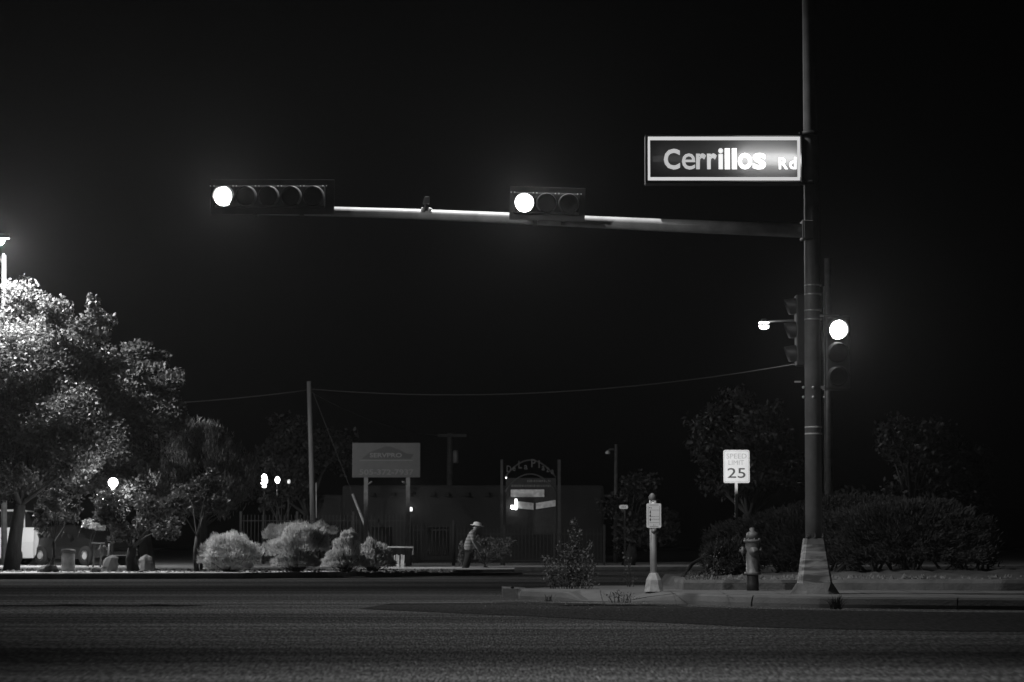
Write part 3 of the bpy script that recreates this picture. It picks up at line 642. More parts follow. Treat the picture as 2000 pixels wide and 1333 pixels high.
# juniper hedges
def hedge(outline, Y, thick, n, label, foot=1112, inner=.2):
    t = thing('juniper_hedge', (at(sum(o[0] for o in outline) / len(outline), foot, Y).x, Y, .25), label, 'hedge')
    cl = []
    for (x, y, r) in outline:
        k = 0; yy = y + r
        while yy < foot - r * .2 and k < 6:
            c = at(x + random.uniform(-6, 6), yy, Y + random.uniform(-.3, .3) * thick); cl.append((c.x, c.y, c.z, m(r * 1.25, Y), thick * .5, m(r * 1.05, Y))); yy += r * 1.2; k += 1
    needle_mass('foliage', cl, int(n * 2.2), .085, M_JUN, t, asp=.28, inner=inner)
    lb = MB()
    for i in range(26):
        c = random.choice(cl); b_ = Vector((c[0] + random.uniform(-.6, .6), Y + random.uniform(-.2, .2), .28)); lb.tube([b_, b_.lerp(Vector(c[:3]), .5) + Vector((random.uniform(-.15, .15), 0, 0)), c[:3]], [.03, .02, .008], 5, False)
    lb.build('branches', M_BARK, t); return t
o1 = [(1388 + i * 13.5, 1030 - 66 * min(1, i / 18) ** .8 + random.uniform(-3, 3) + (0 if i < 24 else (i - 24) * 1.2), 17) for i in range(29)]
hedge(o1, 44.5, 1.5, 22000, 'long spreading juniper hedge rising behind the hydrant')
o2 = [(1615 + i * 13, 1000 - 26 * math.sin(min(1, i / 13) * 1.57) + max(0, i - 17) * 5 + random.uniform(-3, 3), 18) for i in range(25)]
hedge(o2, 42.3, 1.2, 20000, 'dark rounded juniper hedge in the planter right of the signal pole', foot=1098)
hedge([(1385 + i * 14, 1062 - i * 3, 15) for i in range(5)], 43.0, .8, 3500, 'low dark juniper clump left of the hydrant')

# upright weeds
def weed(px, foot, Y, stems, label, leafn=26, size=.05, z=None, name='weed_plant', mt=None, cat='weed'):
    zz0 = .15 if z is None else z; t = thing(name, (at(px, foot, Y).x, Y, zz0), label, cat); st = MB(); P = []
    for (sx, tx, ty) in stems:
        a = Vector((at(px + sx, foot, Y).x, Y + random.uniform(-.15, .15), zz0)); b_ = at(tx, ty, a.y + random.uniform(-.1, .1)); k = a.lerp(b_, .5) + Vector((random.uniform(-.03, .03), 0, 0))
        st.tube([a - Vector((0, 0, .03)), k, b_], [.008, .006, .003], 5, False); Lh = (b_ - a).length; nn = int(leafn * Lh / .5) + 4
        for i in range(nn):
            u = random.uniform(.08, 1); q = a.lerp(k, u * 2) if u < .5 else k.lerp(b_, u * 2 - 1); sp = .075 * (1.15 - u)+.012
            P.append([q.x + random.gauss(0, sp), q.y + random.gauss(0, sp), q.z + random.gauss(0, .02)])
    st.build('stems', M_BARK, t); quads('leaves', leaf_quads(np.array(P), size, .5), mt or M_WEED, t); return t
stm = [(0, 1121, 1013), (4, 1132, 1035), (-14, 1094, 1053), (22, 1154, 1058), (-6, 1104, 1062), (10, 1140, 1075), (-30, 1061, 1087), (-26, 1072, 1085), (30, 1158, 1090), (16, 1146, 1080), (-10, 1098, 1080), (0, 1112, 1065), (6, 1126, 1060), (-36, 1064, 1105), (-20, 1082, 1100), (28, 1150, 1104), (36, 1164, 1118), (12, 1134, 1090), (-4, 1110, 1090), (3, 1118, 1080), (24, 1160, 1100), (-32, 1076, 1118), (14, 1143, 1110)]
weed(1112, 1148, 39.2, stm, 'tall bushy weed with upright spikes on the end of the island', leafn=70, size=.055)
weed(1229, 1141, 41.0, [(0, 1222, 1078), (2, 1230, 1100), (6, 1240, 1122), (-3, 1220, 1118)], 'thin lone weed stalk left of the crossing post', leafn=22, size=.05)
weed(1392, 1130, 39.0, [(0, 1402, 1046), (-10, 1377, 1072), (4, 1408, 1085), (10, 1398, 1100)], 'thin weed stalks at the edge of the planter, left of the hydrant', leafn=26, z=.3)
weed(1350, 1132, 38.7, [(i * 5 - 8, 1338 + i * 6, 1118 + random.uniform(-4, 6)) for i in range(9)], 'low ragged weeds at the left corner of the planter', leafn=60, size=.03, z=.3)
weed(1210, 1168, 36.0, [(i * 5 - 14, 1192 + i * 6 + random.uniform(-3, 3), 1158 + random.uniform(-5, 5)) for i in range(8)], 'flat weed patch in the gutter at the curb ramp', leafn=60, size=.035, z=.02)
def tuft(px, py, Y, n, h, label, z=0.0):
    t = thing('grass_tuft', (at(px, py, Y).x, Y, z), label, 'grass tuft'); Q = []
    for i in range(n):
        b_ = np.array(t.location) + RNG.normal(size=3) * np.array([.04, .02, 0]); a = RNG.uniform(-1.1, 1.1); L = h * RNG.uniform(.5, 1.1); tip = b_ + np.array([math.sin(a) * L * .8, RNG.normal() * .06, math.cos(a) * L]); mid = (b_ + tip) / 2 + np.array([0, 0, .03])
        Q.append([b_ - [.005, 0, 0], b_ + [.005, 0, 0], mid + [.004, 0, 0], mid - [.004, 0, 0]]); Q.append([mid - [.004, 0, 0], mid + [.004, 0, 0], tip + [.001, 0, 0], tip - [.001, 0, 0]])
    quads('blades', np.array(Q), M_LEAFD, t)
tuft(1634, 1189, 32.35, 60, .22, 'dark grass tuft against the kerb in front of the signal pole')
tuft(1072, 1171, 36.8, 14, .12, 'tiny grass tuft against the kerb of the island tip')
# bush by the person
tree('dry_shrub', (at(955, 1112, 76.5).x, 76.5, .15), pclump([(945, 1062, 20, 12), (975, 1064, 22, 13), (998, 1060, 10, 10), (925, 1060, 16, 12), (905, 1075, 10, 16), (950, 1085, 26, 12), (905, 1095, 12, 12), (985, 1080, 14, 10)], 76.5, .8), 2600, .13, 'open twiggy shrub right behind the walking person', 'bush', mat('shrub_leaves', .13, .7, var=.4, scale=4, trans=.2), trunk_r=.035, fork=.15, leafasp=.3)
tree('dry_shrub', (at(172, 1106, 80).x, 80, .15), pclump([(178, 1024, 20, 8), (192, 1028, 16, 7)], 80, .8), 900, .12, 'pale bush top showing above the dark car', 'bush', M_CHAM, trunk_r=.03, fork=.3)

# ================================================================ BACKGROUND BUILDINGS, SIGNS, FENCES
YB = 96
x0, x1 = at(668, 1000, YB).x, at(1180, 1000, YB).x; ztop = at(0, 948, YB).z
bd = thing('adobe_building', ((x0 + x1) / 2, YB, .15), 'low flat-roofed adobe building with a row of roof drains behind the iron fence', 'building')
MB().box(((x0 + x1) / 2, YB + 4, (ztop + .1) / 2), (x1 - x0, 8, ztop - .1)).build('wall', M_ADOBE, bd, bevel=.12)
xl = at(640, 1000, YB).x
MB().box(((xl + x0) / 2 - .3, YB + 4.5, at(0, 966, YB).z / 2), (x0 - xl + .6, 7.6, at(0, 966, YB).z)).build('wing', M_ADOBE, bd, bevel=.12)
for px in (728, 767, 805, 845, 873, 912, 951):
    c = at(px, 966, YB - .12); MB().box(c, (.16, .24, .15)).box(c + Vector((0, -.1, -.045)), (.22, .3, .05)).build('roof_drain', mat('drain_dark', .015, .9), bd)
for px in (725, 835):
    mb = MB(); rect(mb, px, 1030, px + 40, 1085, YB - .04, .06); w_o = mb.build('window', M_GLASS, bd)
wl = at(800, 995, YB - .15)
MB().box(wl, (.22, .14, .16)).build('wall_lamp', mat('wall_lamp_glass', .7, .5, var=0, emit=1.3), bd, bevel=.02)
lamp('wall_lamp_light', 'POINT', wl + Vector((0, -.35, .05)), 3, .06)

# contractor sign
ZY = 80
sg = thing('business_sign', (at(755, 1100, ZY).x, ZY, .15), 'large rectangular SERVPRO phone number sign on two posts before the adobe building', 'sign')
mb = MB(); rect(mb, 688, 865.5, 821, 933, ZY, .12); mb.build('sign_board', M_PANEL, sg, bevel=.01)
lg = MB(); Yl = ZY - .064
pts = [(704, 897), (722, 882), (752, 872.5), (764, 872.5), (790, 883), (808, 888), (800, 896), (704, 897)]
vv = [at(x, y, Yl) for x, y in [(706, 897), (722, 884), (740, 877), (752, 872.5), (762, 872.5), (780, 879), (793, 886), (808, 888), (802, 896.5)]]
nn = len(vv); lg.add(vv + [v + Vector((0, .008, 0)) for v in vv], [tuple(range(nn))] + [(i, (i + 1) % nn, nn + (i + 1) % nn, nn + i) for i in range(nn)]); lg.build('logo', M_LOGO, sg)
mb = MB(); rect(mb, 702, 899, 806, 900.4, Yl, .008); mb.build('rule_line', M_LETTER, sg)
text('lettering', 'SERVPRO', 722, 785, 885, 894, Yl - .006, M_LETTER, sg, bold=.03)
text('lettering', '505-372-7937', 702, 808, 917, 928, Yl - .004, M_LETTER, sg, bold=.02)
for px in (715, 797):
    a = at(px, 933, ZY + .02); MB().box((a.x, ZY + .02, a.z / 2 + .03), (m(8, ZY), .12, a.z - .06)).build('post', mat('sign_post', .16, .6, .2), sg)
    for s in (1,) if px < 750 else (-1,):
        MB().tube([at(px + s * 4, 946, ZY), at(px + s * 11, 941, ZY - .2)], .03, 6).build('floodlight', M_POLE, sg)
lamp('sign_floodlight', 'SPOT', at(790, 944, ZY - .3), 280, .06, 70, 1.0, at(840, 1112, 74))
# plaza arch sign
AYS = 85
ar = thing('plaza_sign', (at(1036, 1105, AYS).x, AYS, .15), 'dark arched plaza sign with tenant boards between two thin posts', 'sign')
for px, w in ((980, 5), (1092, 6)):
    a = at(px, 898, AYS); MB().box((a.x, AYS, a.z / 2), (m(w, AYS), .12, a.z)).build('post', mat('arch_post', .035, .7), ar)
arc = MB(); N = 16
def arcpt(t, dy): x = 986 + 100 * t; return at(x, 899 + 4 * (t - .5) ** 2 * 34 + dy, AYS - .02)
MB().tube([arcpt(i / N, 0) for i in range(N + 1)], .03, 6).build('arch_rail', mat('arch_post'), ar)
MB().tube([arcpt(i / N, 27) for i in range(N + 1)], .03, 6).build('arch_rail', mat('arch_post'), ar)
M_ARL = mat('arch_letters', .07, .7, var=0)
for ch_, x, y, w, h in (('D', 994, 913, 9, 13), ('e', 1004, 913, 6, 9), ('L', 1016, 905, 7, 15), ('a', 1027, 910, 7, 9), ('P', 1042, 902, 9, 16), ('l', 1053, 904, 2.5, 15), ('a', 1061, 912, 6, 9), ('z', 1070, 915, 6, 9), ('a', 1079, 919, 6, 9)):
    text('lettering', ch_, x - w / 2, x + w / 2, y - h / 2 + 3, y + h / 2 + 3, AYS - .05, M_ARL, ar, bold=.02)
mb = MB(); rect(mb, 988, 934, 1086, 1044, AYS + .02, .08); mb.build('back_board', mat('arch_board', .022, .8), ar)
def dashes(x0, x1, y0, y1, material, nm):
    mb = MB(); x = x0
    while x < x1:
        w = random.uniform(1.2, 3.2); rect(mb, x, y0 + random.uniform(0, .6), min(x + w, x1), y1, AYS - .035, .006); x += w + random.uniform(.7, 1.6)
    mb.build(nm, material, ar)
dashes(1030, 1076, 937.5, 942, mat('board_print', .13, .7, var=0), 'printed_row'); dashes(999, 1076, 947, 951.5, mat('board_print'), 'printed_row')
mb = MB(); rect(mb, 997.5, 956.5, 1063, 971, AYS - .05, .04); mb.build('tenant_board', mat('tenant_board', .55, .7, var=.25, scale=9), ar)
def banner(pts, nm):
    vv = [at(x, y, AYS - .08) for x, y in pts]; mb = MB(); mb.add(vv + [v + Vector((0, .02, 0)) for v in vv], [(0, 1, 2, 3), (7, 6, 5, 4), (0, 4, 5, 1), (1, 5, 6, 2), (2, 6, 7, 3), (3, 7, 4, 0)]); mb.build(nm, mat('tenant_board'), ar)
banner([(1008, 979), (1042, 983), (1042, 996), (1008, 993)], 'banner'); banner([(1047, 983), (1085, 977), (1085, 989), (1047, 995)], 'banner')
MB().lathe(at(1001, 991, AYS - .25), [(.03, -.06), (.07, 0), (.07, .03)], 12, 'Y').build('floodlight', M_BULB, ar)
mb = MB(); rect(mb, 1005.5, 975, 1010, 996, AYS - .16, .05); mb.build('floodlight_reflector', M_BULB2, ar)
MB().lathe(at(988.5, 933.5, AYS - .2), [(.028, 0), (.028, .03)], 10, 'Y').build('pilot_lamp', M_BULB2, ar)
lamp('banner_fill', 'POINT', at(1022, 1003, AYS - .9), 3.5, .05)  # added stand-in light before the boards, apart from the floodlight body

# iron fence
FY = 83
def fence(px0, px1, top_px, label, nposts, Yf=FY, pitch=.125):
    a, b_ = at(px0, 1050, Yf), at(px1, 1050, Yf); zt_ = at(0, top_px, Yf).z; t = thing('iron_fence', (a.x, Yf, .15), label, 'fence')
    for k in range(nposts + 1):
        x = a.x + (b_.x - a.x) * k / nposts; MB().box((x, Yf, zt_ / 2 + .07), (.08, .08, zt_ + .1)).build('post', M_FENCE, t)
    for k in range(nposts):
        xa, xb = a.x + (b_.x - a.x) * k / nposts + .05, a.x + (b_.x - a.x) * (k + 1) / nposts - .05; mb = MB()
        for z in (.32, zt_ - .2): mb.box(((xa + xb) / 2, Yf, z), (xb - xa, .035, .035))
        q = xa + .06
        while q < xb: mb.box((q, Yf - .03, (zt_ + .22) / 2), (.022, .022, zt_ - .22)); q += pitch
        mb.build('picket_panel', M_FENCE, t)
fence(470, 800, 1006, 'black iron picket fence, tall stretch left of the business sign post', 3)
fence(802, 885, 1024, 'black iron gate section between the sign post and the person', 1, FY + .1)
fence(887, 1180, 1032, 'black iron picket fence, lower stretch behind the shrub and plaza sign', 3, FY + .2)

# pipe barrier with white slats
br_ = thing('pipe_rail', (at(780, 1110, 74).x, 74, .15), 'pale low pipe rail beside the rounded bush', 'rail')
MB().tube([at(750, 1108, 74), at(752, 1069, 74), at(807, 1069, 74), at(806.5, 1084, 74)], .03, 8).build('rail', mat('pale_pipe', .42, .5), br_)
ws = thing('slat_bundle', (at(768, 1108, 73).x, 73, .15), 'row of worn white upright slats under the pipe rail', 'slats')
x = 742
while x < 792:
    w = random.uniform(2.2, 5); a, b_ = at(x, 1109, 73), at(x + random.uniform(-2, 3), 1083 + random.uniform(0, 2), 73)
    MB().loft([[Vector((a.x + s * m(w, 73) / 2, 73 + d, .15)) for s, d in ((-1, -.01), (1, -.01), (1, .01), (-1, .01))], [Vector((b_.x + s * m(w, 73) / 2, 73 + d, b_.z)) for s, d in ((-1, -.01), (1, -.01), (1, .01), (-1, .01))]]).build('slat', mat('worn_white', .7, .8, var=.3, scale=12), ws)
    x += w + random.uniform(.8, 2.4)

# utility pole with guy wire
UY = 86
up = thing('utility_pole', (at(613, 1100, UY).x, UY, .15), 'slightly leaning wooden utility pole held by a guy wire', 'utility pole')
MB().tube([at(613.5, 1102, UY), at(603.5, 745, UY)], [m(5.6, UY), m(4.2, UY)], 12).build('pole', M_WOOD, up)
MB().tube([at(617.5, 943, UY - .12), at(618, 1012, UY - .12)], .018, 6).build('ground_wire_cover', mat('pale_pipe'), up)
MB().tube([at(609, 762, UY), at(612, 768, UY), at(689, 966, UY - 4)], .013, 5).build('guy_wire', M_WIRE, up)
MB().tube([at(689, 966, UY - 4), at(722, 1050, UY - 5), at(735, 1088, UY - 6)], .045, 8).build('guy_guard', mat('guy_guard_plastic', .34, .6), up)
def wire(name, pts, sag, label, r=.016, n=14):
    a, b_ = pts; mb = MB(); P = [a.lerp(b_, i / n) - Vector((0, 0, sag * 4 * (i / n) * (1 - i / n))) for i in range(n + 1)]
    tag(mb.tube(P, r, 5).build(name, M_WIRE), label, 'wire')
wire('overhead_wire', (at(604, 760, UY), at(1617, 700, 78)), .6, 'long sagging wire from the leaning pole to the pole behind the signal', n=20)
wire('overhead_wire', (at(150, 795, UY), at(603, 762, UY)), .12, 'overhead wire running left from the leaning pole into the trees')
wire('overhead_wire', (at(604, 764, UY), at(885, 852, 105)), .4, 'faint wire from the leaning pole back to the crossarm pole', .014)

# telephone pole behind the signal, with lit cobra lamp
TY = 78
tp = thing('street_light', (at(1619, 1100, TY).x, TY, .15), 'tall dim wooden pole behind the signal pole carrying a small lit lamp on an arm', 'street light')
MB().tube([at(1620, 1105, TY), at(1617, 505, TY)], [m(9, TY), m(7, TY)], 12).build('pole', mat('dim_wood', .07, .9, var=.3, scale=6), tp)
MB().tube([at(1612, 624, TY), at(1560, 626, TY), at(1500, 628, TY)], .035, 8).build('lamp_arm', M_POLE, tp)
MB().lathe(at(1492, 631, TY), [(m(10.5, TY), -.09), (m(10.5, TY), -.04), (m(8, TY), .06), (m(4, TY), .13)], 16).build('lamp_head', M_POLE, tp)
MB().lathe(at(1492, 632, TY), [(m(4, TY), -.19), (m(9, TY), -.14), (m(10.4, TY), -.02), (m(9, TY), .04)], 16).build('lamp_bulb', M_BULB, tp)
lamp('far_lamp_light', 'SPOT', at(1492, 646, TY - .1), 260, .1, 160, .6)
MB().lathe(at(1624, 760, TY - .3), [(.3, -.03), (.3, .03)], 4).build('bracket', M_POLE, tp)

cp = thing('utility_pole', (at(877, 1098, 105).x, 105, .15), 'very dim pole with crossarm and transformer behind the adobe building', 'utility pole')
MB().tube([at(877, 1098, 105), at(879, 846, 105)], [.16, .11], 8).build('pole', mat('dim_wood'), cp)
MB().box(at(883, 851, 104.8), (m(56, 105), .12, .12)).build('crossarm', mat('dim_wood'), cp)
MB().lathe(at(890, 892, 104.6), [(m(5, 105), -.28), (m(5.5, 105), -.2), (m(5.5, 105), .2), (m(4, 105), .27)], 14).build('transformer', mat('transformer_grey', .2, .5), cp)
lp2 = thing('utility_pole', (at(1203, 1100, 88).x, 88, .15), 'thin dim pole with a small unlit lamp arm, left of the crossing post', 'utility pole')
MB().tube([at(1202, 1100, 88), at(1203.5, 868, 88)], [.08, .06], 8).build('pole', mat('dim_wood'), lp2)
MB().tube([at(1202, 878, 88), at(1192, 878, 88), at(1187, 882, 88)], .04, 6).build('lamp_arm', mat('dim_wood'), lp2)
MB().lathe(at(1187, 884, 88), [(.07, -.06), (.09, 0), (.04, .06)], 10).build('lamp_head', mat('lamp_globe_dim', .5, .4, var=0), lp2)
sm = thing('small_sign', (at(1219, 1100, 80).x, 80, .15), 'small pale oblong sign on a thin dark post far down the side street', 'sign')
mb = MB(); plate(mb, at(1218, 990.5, 80), m(17, 80), m(8, 80), .02, .05); mb.build('sign_board', mat('small_sign_white', .75, .5, var=.25, scale=14), sm)
mb = MB(); a = at(1220, 995, 80); MB().box((a.x, 80.03, a.z / 2), (.05, .04, a.z)).build('post', M_FENCE, sm)
mb = MB(); [rect(mb, x, 988.5, x + 1.3, 992.8, 79.985, .004) for x in (1214.5, 1217.6, 1221)]; mb.build('lettering', M_GREYINK, sm)
lamp('added_sign_spot', 'SPOT', at(1210, 950, 76), 60, .05, 14, .8, at(1218, 990, 80))  # added spot without a fixture, brightens the pale board

# left street light (its lamp head stands just outside the frame)
ll = thing('street_light', (at(8, 1108, 69.5).x, 69.5, .15), 'tall pale street light post at the left edge rising behind the treetop', 'street light')
MB().tube([at(8, 1104, 69.5), at(8, 499, 69.5)], [m(6, 69), m(4.8, 69)], 14).build('post', mat('pale_post', .42, .6, .1), ll)
MB().lathe(at(7, 499, 69.5), [(.05, -.02), (.045, .03), (.02, .06)], 10).build('post_cap', M_GALV, ll)
MB().tube([at(3, 512, 69.5), at(-8, 488, 68.8), at(-14, 470, 67), LAMP_L + Vector((0, 0, .1))], .03, 8).build('lamp_arm', M_GALV, ll)
MB().loft([[LAMP_L + Vector((dx, sy * w, dz)) for sy, dz in ((-1, 0.02), (-.7, .15), (.7, .15), (1, 0.02))] for dx, w in ((-.45, .08), (-.2, .17), (.1, .17), (.24, .06))]).build('lamp_housing', M_POLE, ll, bevel=.01)
MB().lathe(LAMP_L + Vector((-.08, 0, .0)), [(.08, -.15), (.17, -.09), (.2, .015)], 16).build('lamp_lens', mat('street_lamp_lens', .8, .4, var=0, emit=30), ll)

def globe(px, py, Y, r, label, em, group=None, ry=1.0, power=0):
    t = thing('lamp_post', (at(px, 1100, Y).x, Y, .15), label, 'lamp', group); c = at(px, py, Y)
    MB().tube([(c.x, Y, .12), (c.x, Y, c.z - r * .8)], [.05, .035], 8).build('post', M_FENCE, t)
    MB().lathe(c, [(r * math.sin(R(a)) + .001, -r * ry * math.cos(R(a))) for a in range(0, 181, 15)], 16).build('globe', em, t)
    MB().lathe(c - Vector((0, 0, r * ry)), [(r * .5, -.1), (r * .6, 0), (r * .4, .04)], 10).build('collar', M_FENCE, t)
    if power: lamp('lamp_post_light', 'POINT', c + Vector((0, -r * 1.6, -r * .6)), power, r * .6)
globe(221, 943, 66, .13, 'bright white globe lamp shining among the left trees', M_BULB, power=170)
globe(516, 940, 90, .12, 'tall oval white lamp right of the pine, brightest of the row of three', M_BULB, 'row of lamps between the pine and the utility pole', 2.2)
globe(542, 938, 90, .085, 'middle smaller white lamp of the row right of the pine', M_BULB, 'row of lamps between the pine and the utility pole', 1.5)
globe(564, 941, 90, .06, 'faint lamp nearest the utility pole, dimmest of the row', mat('lamp_glass_faint', .8, .4, var=0, emit=.6), 'row of lamps between the pine and the utility pole', 1.5)

# ================================================================ VEHICLES AND YARD THINGS
def car(name, loc, yaw, L, W_, H, belt, paint, label, hood=.72, front_hood=.26, rear_deck=.14, cat='car'):
    t = thing(name, loc, label, cat, rz=yaw)
    def ring(x, zl, zh, w, top=.86): return [Vector((x, -w, zl)), Vector((x, -w * 1.02, (zl + zh) * .52)), Vector((x, -w * top, zh)), Vector((x, w * top, zh)), Vector((x, w * 1.02, (zl + zh) * .52)), Vector((x, w, zl))]
    h = W_ / 2; xs = [(-L/2, .42, belt * .82, h * .82), (-L/2 + .12, .3, belt * .93, h * .93), (-L/2 + rear_deck * L, .24, belt, h), (0, .22, belt, h), (L/2 - front_hood * L, .22, belt * .98, h), (L/2 - .25, .26, belt * hood * 1.1, h * .94), (L/2 - .05, .32, belt * hood, h * .86), (L/2, .42, belt * hood * .86, h * .8)]
    MB().loft([ring(*q) for q in xs]).build('body', paint, t, bevel=.03)
    def gr(x, z0_, z1_, w0, w1): return [Vector((x, -w0, z0_)), Vector((x, -w1, z1_)), Vector((x, w1, z1_)), Vector((x, w0, z0_))]
    xa, xb = -L/2 + rear_deck * L, L/2 - front_hood * L
    MB().loft([gr(xa, belt - .02, belt + .02, h * .84, h * .82), gr(xa + .32, belt - .02, H - .06, h * .84, h * .68), gr((xa + xb) / 2, belt - .02, H - .04, h * .85, h * .68), gr(xb - .7, belt - .02, H - .07, h * .85, h * .66), gr(xb, belt - .04, belt, h * .84, h * .8)]).build('windows', M_GLASS, t, bevel=.02)
    MB().loft([gr(xa + .30, H - .075, H - .045, h * .69, h * .62), gr(xa + .6, H - .07, H, h * .7, h * .58), gr(xb - 1.0, H - .07, H, h * .7, h * .58), gr(xb - .68, H - .09, H - .055, h * .68, h * .62)]).build('roof', paint, t, bevel=.01)
    for sx in (xa + .35, (xa + xb) / 2, xb - .35):
        for sy in (-1, 1): MB().tube([(sx, sy * h * .86, belt - .02), (sx * .97, sy * h * .69, H - .05)], .03, 5).build('pillar', paint, t)
    for sx in (-L/2 + .85, L/2 - .85):
        for sy in (-1, 1):
            c = Vector((sx, sy * (h - .06), .33)); w = MB().lathe(c, [(.2, -.11), (.33, -.1), (.34, -.06), (.34, .06), (.33, .1), (.2, .11)], 20, 'Y').build('wheel', M_TYRE, t)
            MB().lathe(c, [(.19, .11 * -sy), (.18, .1 * -sy), (.04, .125 * -sy)], 14, 'Y').build('rim', M_GALV, w)
    for sy in (-1, 1):
        MB().box((L/2 - .07, sy * h * .62, belt * hood * .84), (.16, .32, .15)).build('headlight', M_CHROME, t, bevel=.03)
        MB().box((-L/2 + .04, sy * h * .66, belt * .78), (.1, .22, .16)).build('tail_light', M_LENS, t, bevel=.02)
        MB().box((xb - .5, sy * h * 1.1, belt + .04), (.1, .16, .12)).build('mirror', paint, t, bevel=.02)
    MB().box((L/2 + .0, 0, .42), (.12, h * 1.5, .18)).build('front_bumper', M_CHROME if paint is M_CARD else paint, t, bevel=.03)
    MB().box((-L/2 - .0, 0, .45), (.12, h * 1.6, .2)).build('rear_bumper', paint, t, bevel=.03)
    return t
car('parked_car', (at(-52, 1104, 86).x, 86, .15), R(180), 4.9, 1.9, 1.95, 1.32, M_CARW, 'white high-roofed vehicle at the left edge behind the dark tree trunk', hood=.86, front_hood=.22, rear_deck=.03)
car('parked_car', (at(162, 1104, 85).x, 85, .15), R(-40), 4.1, 1.8, 1.40, .98, M_CARD, 'dark glossy parked car behind the small low tree', front_hood=.26)
lamp('parked_car_fill', 'POINT', (at(45, 900, 80).x, 80.0, 3.6), 900, .15)  # added stand-in lamp without a fixture, brightens the parked cars

MB_ = thing('trash_bin', (at(133, 1112, 65).x, 65, .15), 'squat round bin lit on one side in front of the dark car', 'bin')
MB().lathe((MB_.location.x, 65, .15), [(m(11, 65), 0), (m(13, 65), .05), (m(13, 65), .45), (m(12, 65), .5)], 20).build('drum', mat('bin_grey', .22, .6, var=.4, scale=5), MB_)
MB().lathe((MB_.location.x, 65, .65), [(m(14, 65), 0), (m(14.4, 65), .05), (m(13, 65), .08), (m(3, 65), .1)], 20).build('lid', M_BLACK, MB_)
tb = thing('metal_stand', (at(197, 1108, 66).x, 66, .15), 'spindly metal stand with a bright top in front of the dark car', 'stand')
MB().box(at(192, 1061, 66), (m(22, 66), .3, .03)).build('top', mat('pale_pipe'), tb)
for x in (182, 196, 210): MB().tube([at(x, 1108, 66), at(x + 3, 1062, 66)], .03, 6).build('leg', M_POLE, tb)
def boulder(px, py, Y, w, h, d, label, seed):
    rnd = random.Random(seed); t = Vector((at(px, py, Y).x, Y, .13)); mb = MB(); rings = []
    for i in range(7):
        v = i / 6; rr = math.sqrt(max(0, 1 - (v * 1.0) ** 2.2)) * .95 + .05; rings.append([t + Vector((m(w, Y) * .5 * rr * math.cos(a) * rnd.uniform(.72, 1.15) + v * m(d, Y), m(w, Y) * .4 * rr * math.sin(a), m(h, Y) * v)) for a in [R(45 * k) for k in range(8)]])
    mb.loft(rings, smooth=False); tag(mb.build('boulder', M_ROCK, bevel=.02), label, 'boulder')
boulder(212, 1112, 64.2, 40, 34, 8, 'pale pointed boulder on the gravel right of the metal stand', 1)
boulder(284, 1106, 65.5, 36, 34, 2, 'rounded grey boulder near the leaning trunk', 2)
boulder(96, 1116, 63, 46, 16, 0, 'low flat boulder in front of the parked cars', 3)
boulder(188, 1117, 62.6, 20, 12, 0, 'smallest pale boulder at the gravel edge', 4)
boulder(276, 1118, 62.4, 12, 7, 0, 'tiny stone lump alone at the edge of the gravel strip', 5)

# ================================================================ PERSON
PY = 74.0; pz = .012; K = 62.6 / 63.8
def pp_(px, py, dy=0.0): v = at(px, py, PY); return Vector((v.x, PY + dy, v.z))
pr = thing('person', (at(908, 1118, PY).x, PY, pz), 'stooped person in white hat and striped shirt walking beside the side street', 'person')
def skin(name, verts, edges, radii, root, material, parent, sub=2):
    me = bpy.data.meshes.new(name); me.from_pydata([v - parent.location for v in verts], edges, []); o = bpy.data.objects.new(name, me); COL.objects.link(o)
    o.modifiers.new('s', 'SKIN'); sd = o.modifiers.new('u', 'SUBSURF'); sd.levels = sub; sd.render_levels = sub
    for i, r_ in enumerate(radii): me.skin_vertices[0].data[i].radius = r_ if isinstance(r_, tuple) else (r_, r_)
    me.skin_vertices[0].data[root].use_root = True
    dg = bpy.context.evaluated_depsgraph_get(); m2 = bpy.data.meshes.new_from_object(o.evaluated_get(dg)); bpy.data.objects.remove(o)
    m2.materials.clear(); m2.materials.append(material)
    for p in m2.polygons: p.use_smooth = True
    o = bpy.data.objects.new(name, m2); COL.objects.link(o); o.parent = parent; return o
J = dict(pel=pp_(916, 1078), sp1=pp_(914, 1066), ch=pp_(919, 1050), nk=pp_(927, 1036), hd=pp_(931, 1030), ht=pp_(933, 1025),
         hl=pp_(915, 1081, -.09), kl=pp_(911, 1098, -.10), al=pp_(905, 1114.5, -.10), tl=pp_(912, 1117, -.12),
         hr=pp_(916, 1081, .09), kr=pp_(915, 1099, .10), arr=pp_(909, 1114.5, .10), tr=pp_(916, 1117, .12),
         sl=pp_(922, 1043, -.17), el=pp_(924, 1058, -.21), wl=pp_(931, 1070, -.18), hal=pp_(933, 1073, -.17),
         sr=pp_(923, 1043, .17), er=pp_(927, 1058, .21), wr=pp_(934, 1069, .18), har=pp_(936, 1072, .17))
kk = list(J); ix = {k: i for i, k in enumerate(kk)}
ed = [('pel', 'sp1'), ('sp1', 'ch'), ('ch', 'nk'), ('nk', 'hd'), ('hd', 'ht'), ('pel', 'hl'), ('hl', 'kl'), ('kl', 'al'), ('al', 'tl'), ('pel', 'hr'), ('hr', 'kr'), ('kr', 'arr'), ('arr', 'tr'), ('ch', 'sl'), ('sl', 'el'), ('el', 'wl'), ('wl', 'hal'), ('ch', 'sr'), ('sr', 'er'), ('er', 'wr'), ('wr', 'har')]
ra = dict(pel=.12, sp1=.12, ch=.13, nk=.055, hd=.085, ht=.08, hl=.085, kl=.058, al=.042, tl=.035, hr=.085, kr=.058, arr=.042, tr=.035, sl=.06, el=.042, wl=.03, hal=.035, sr=.06, er=.042, wr=.03, har=.035)
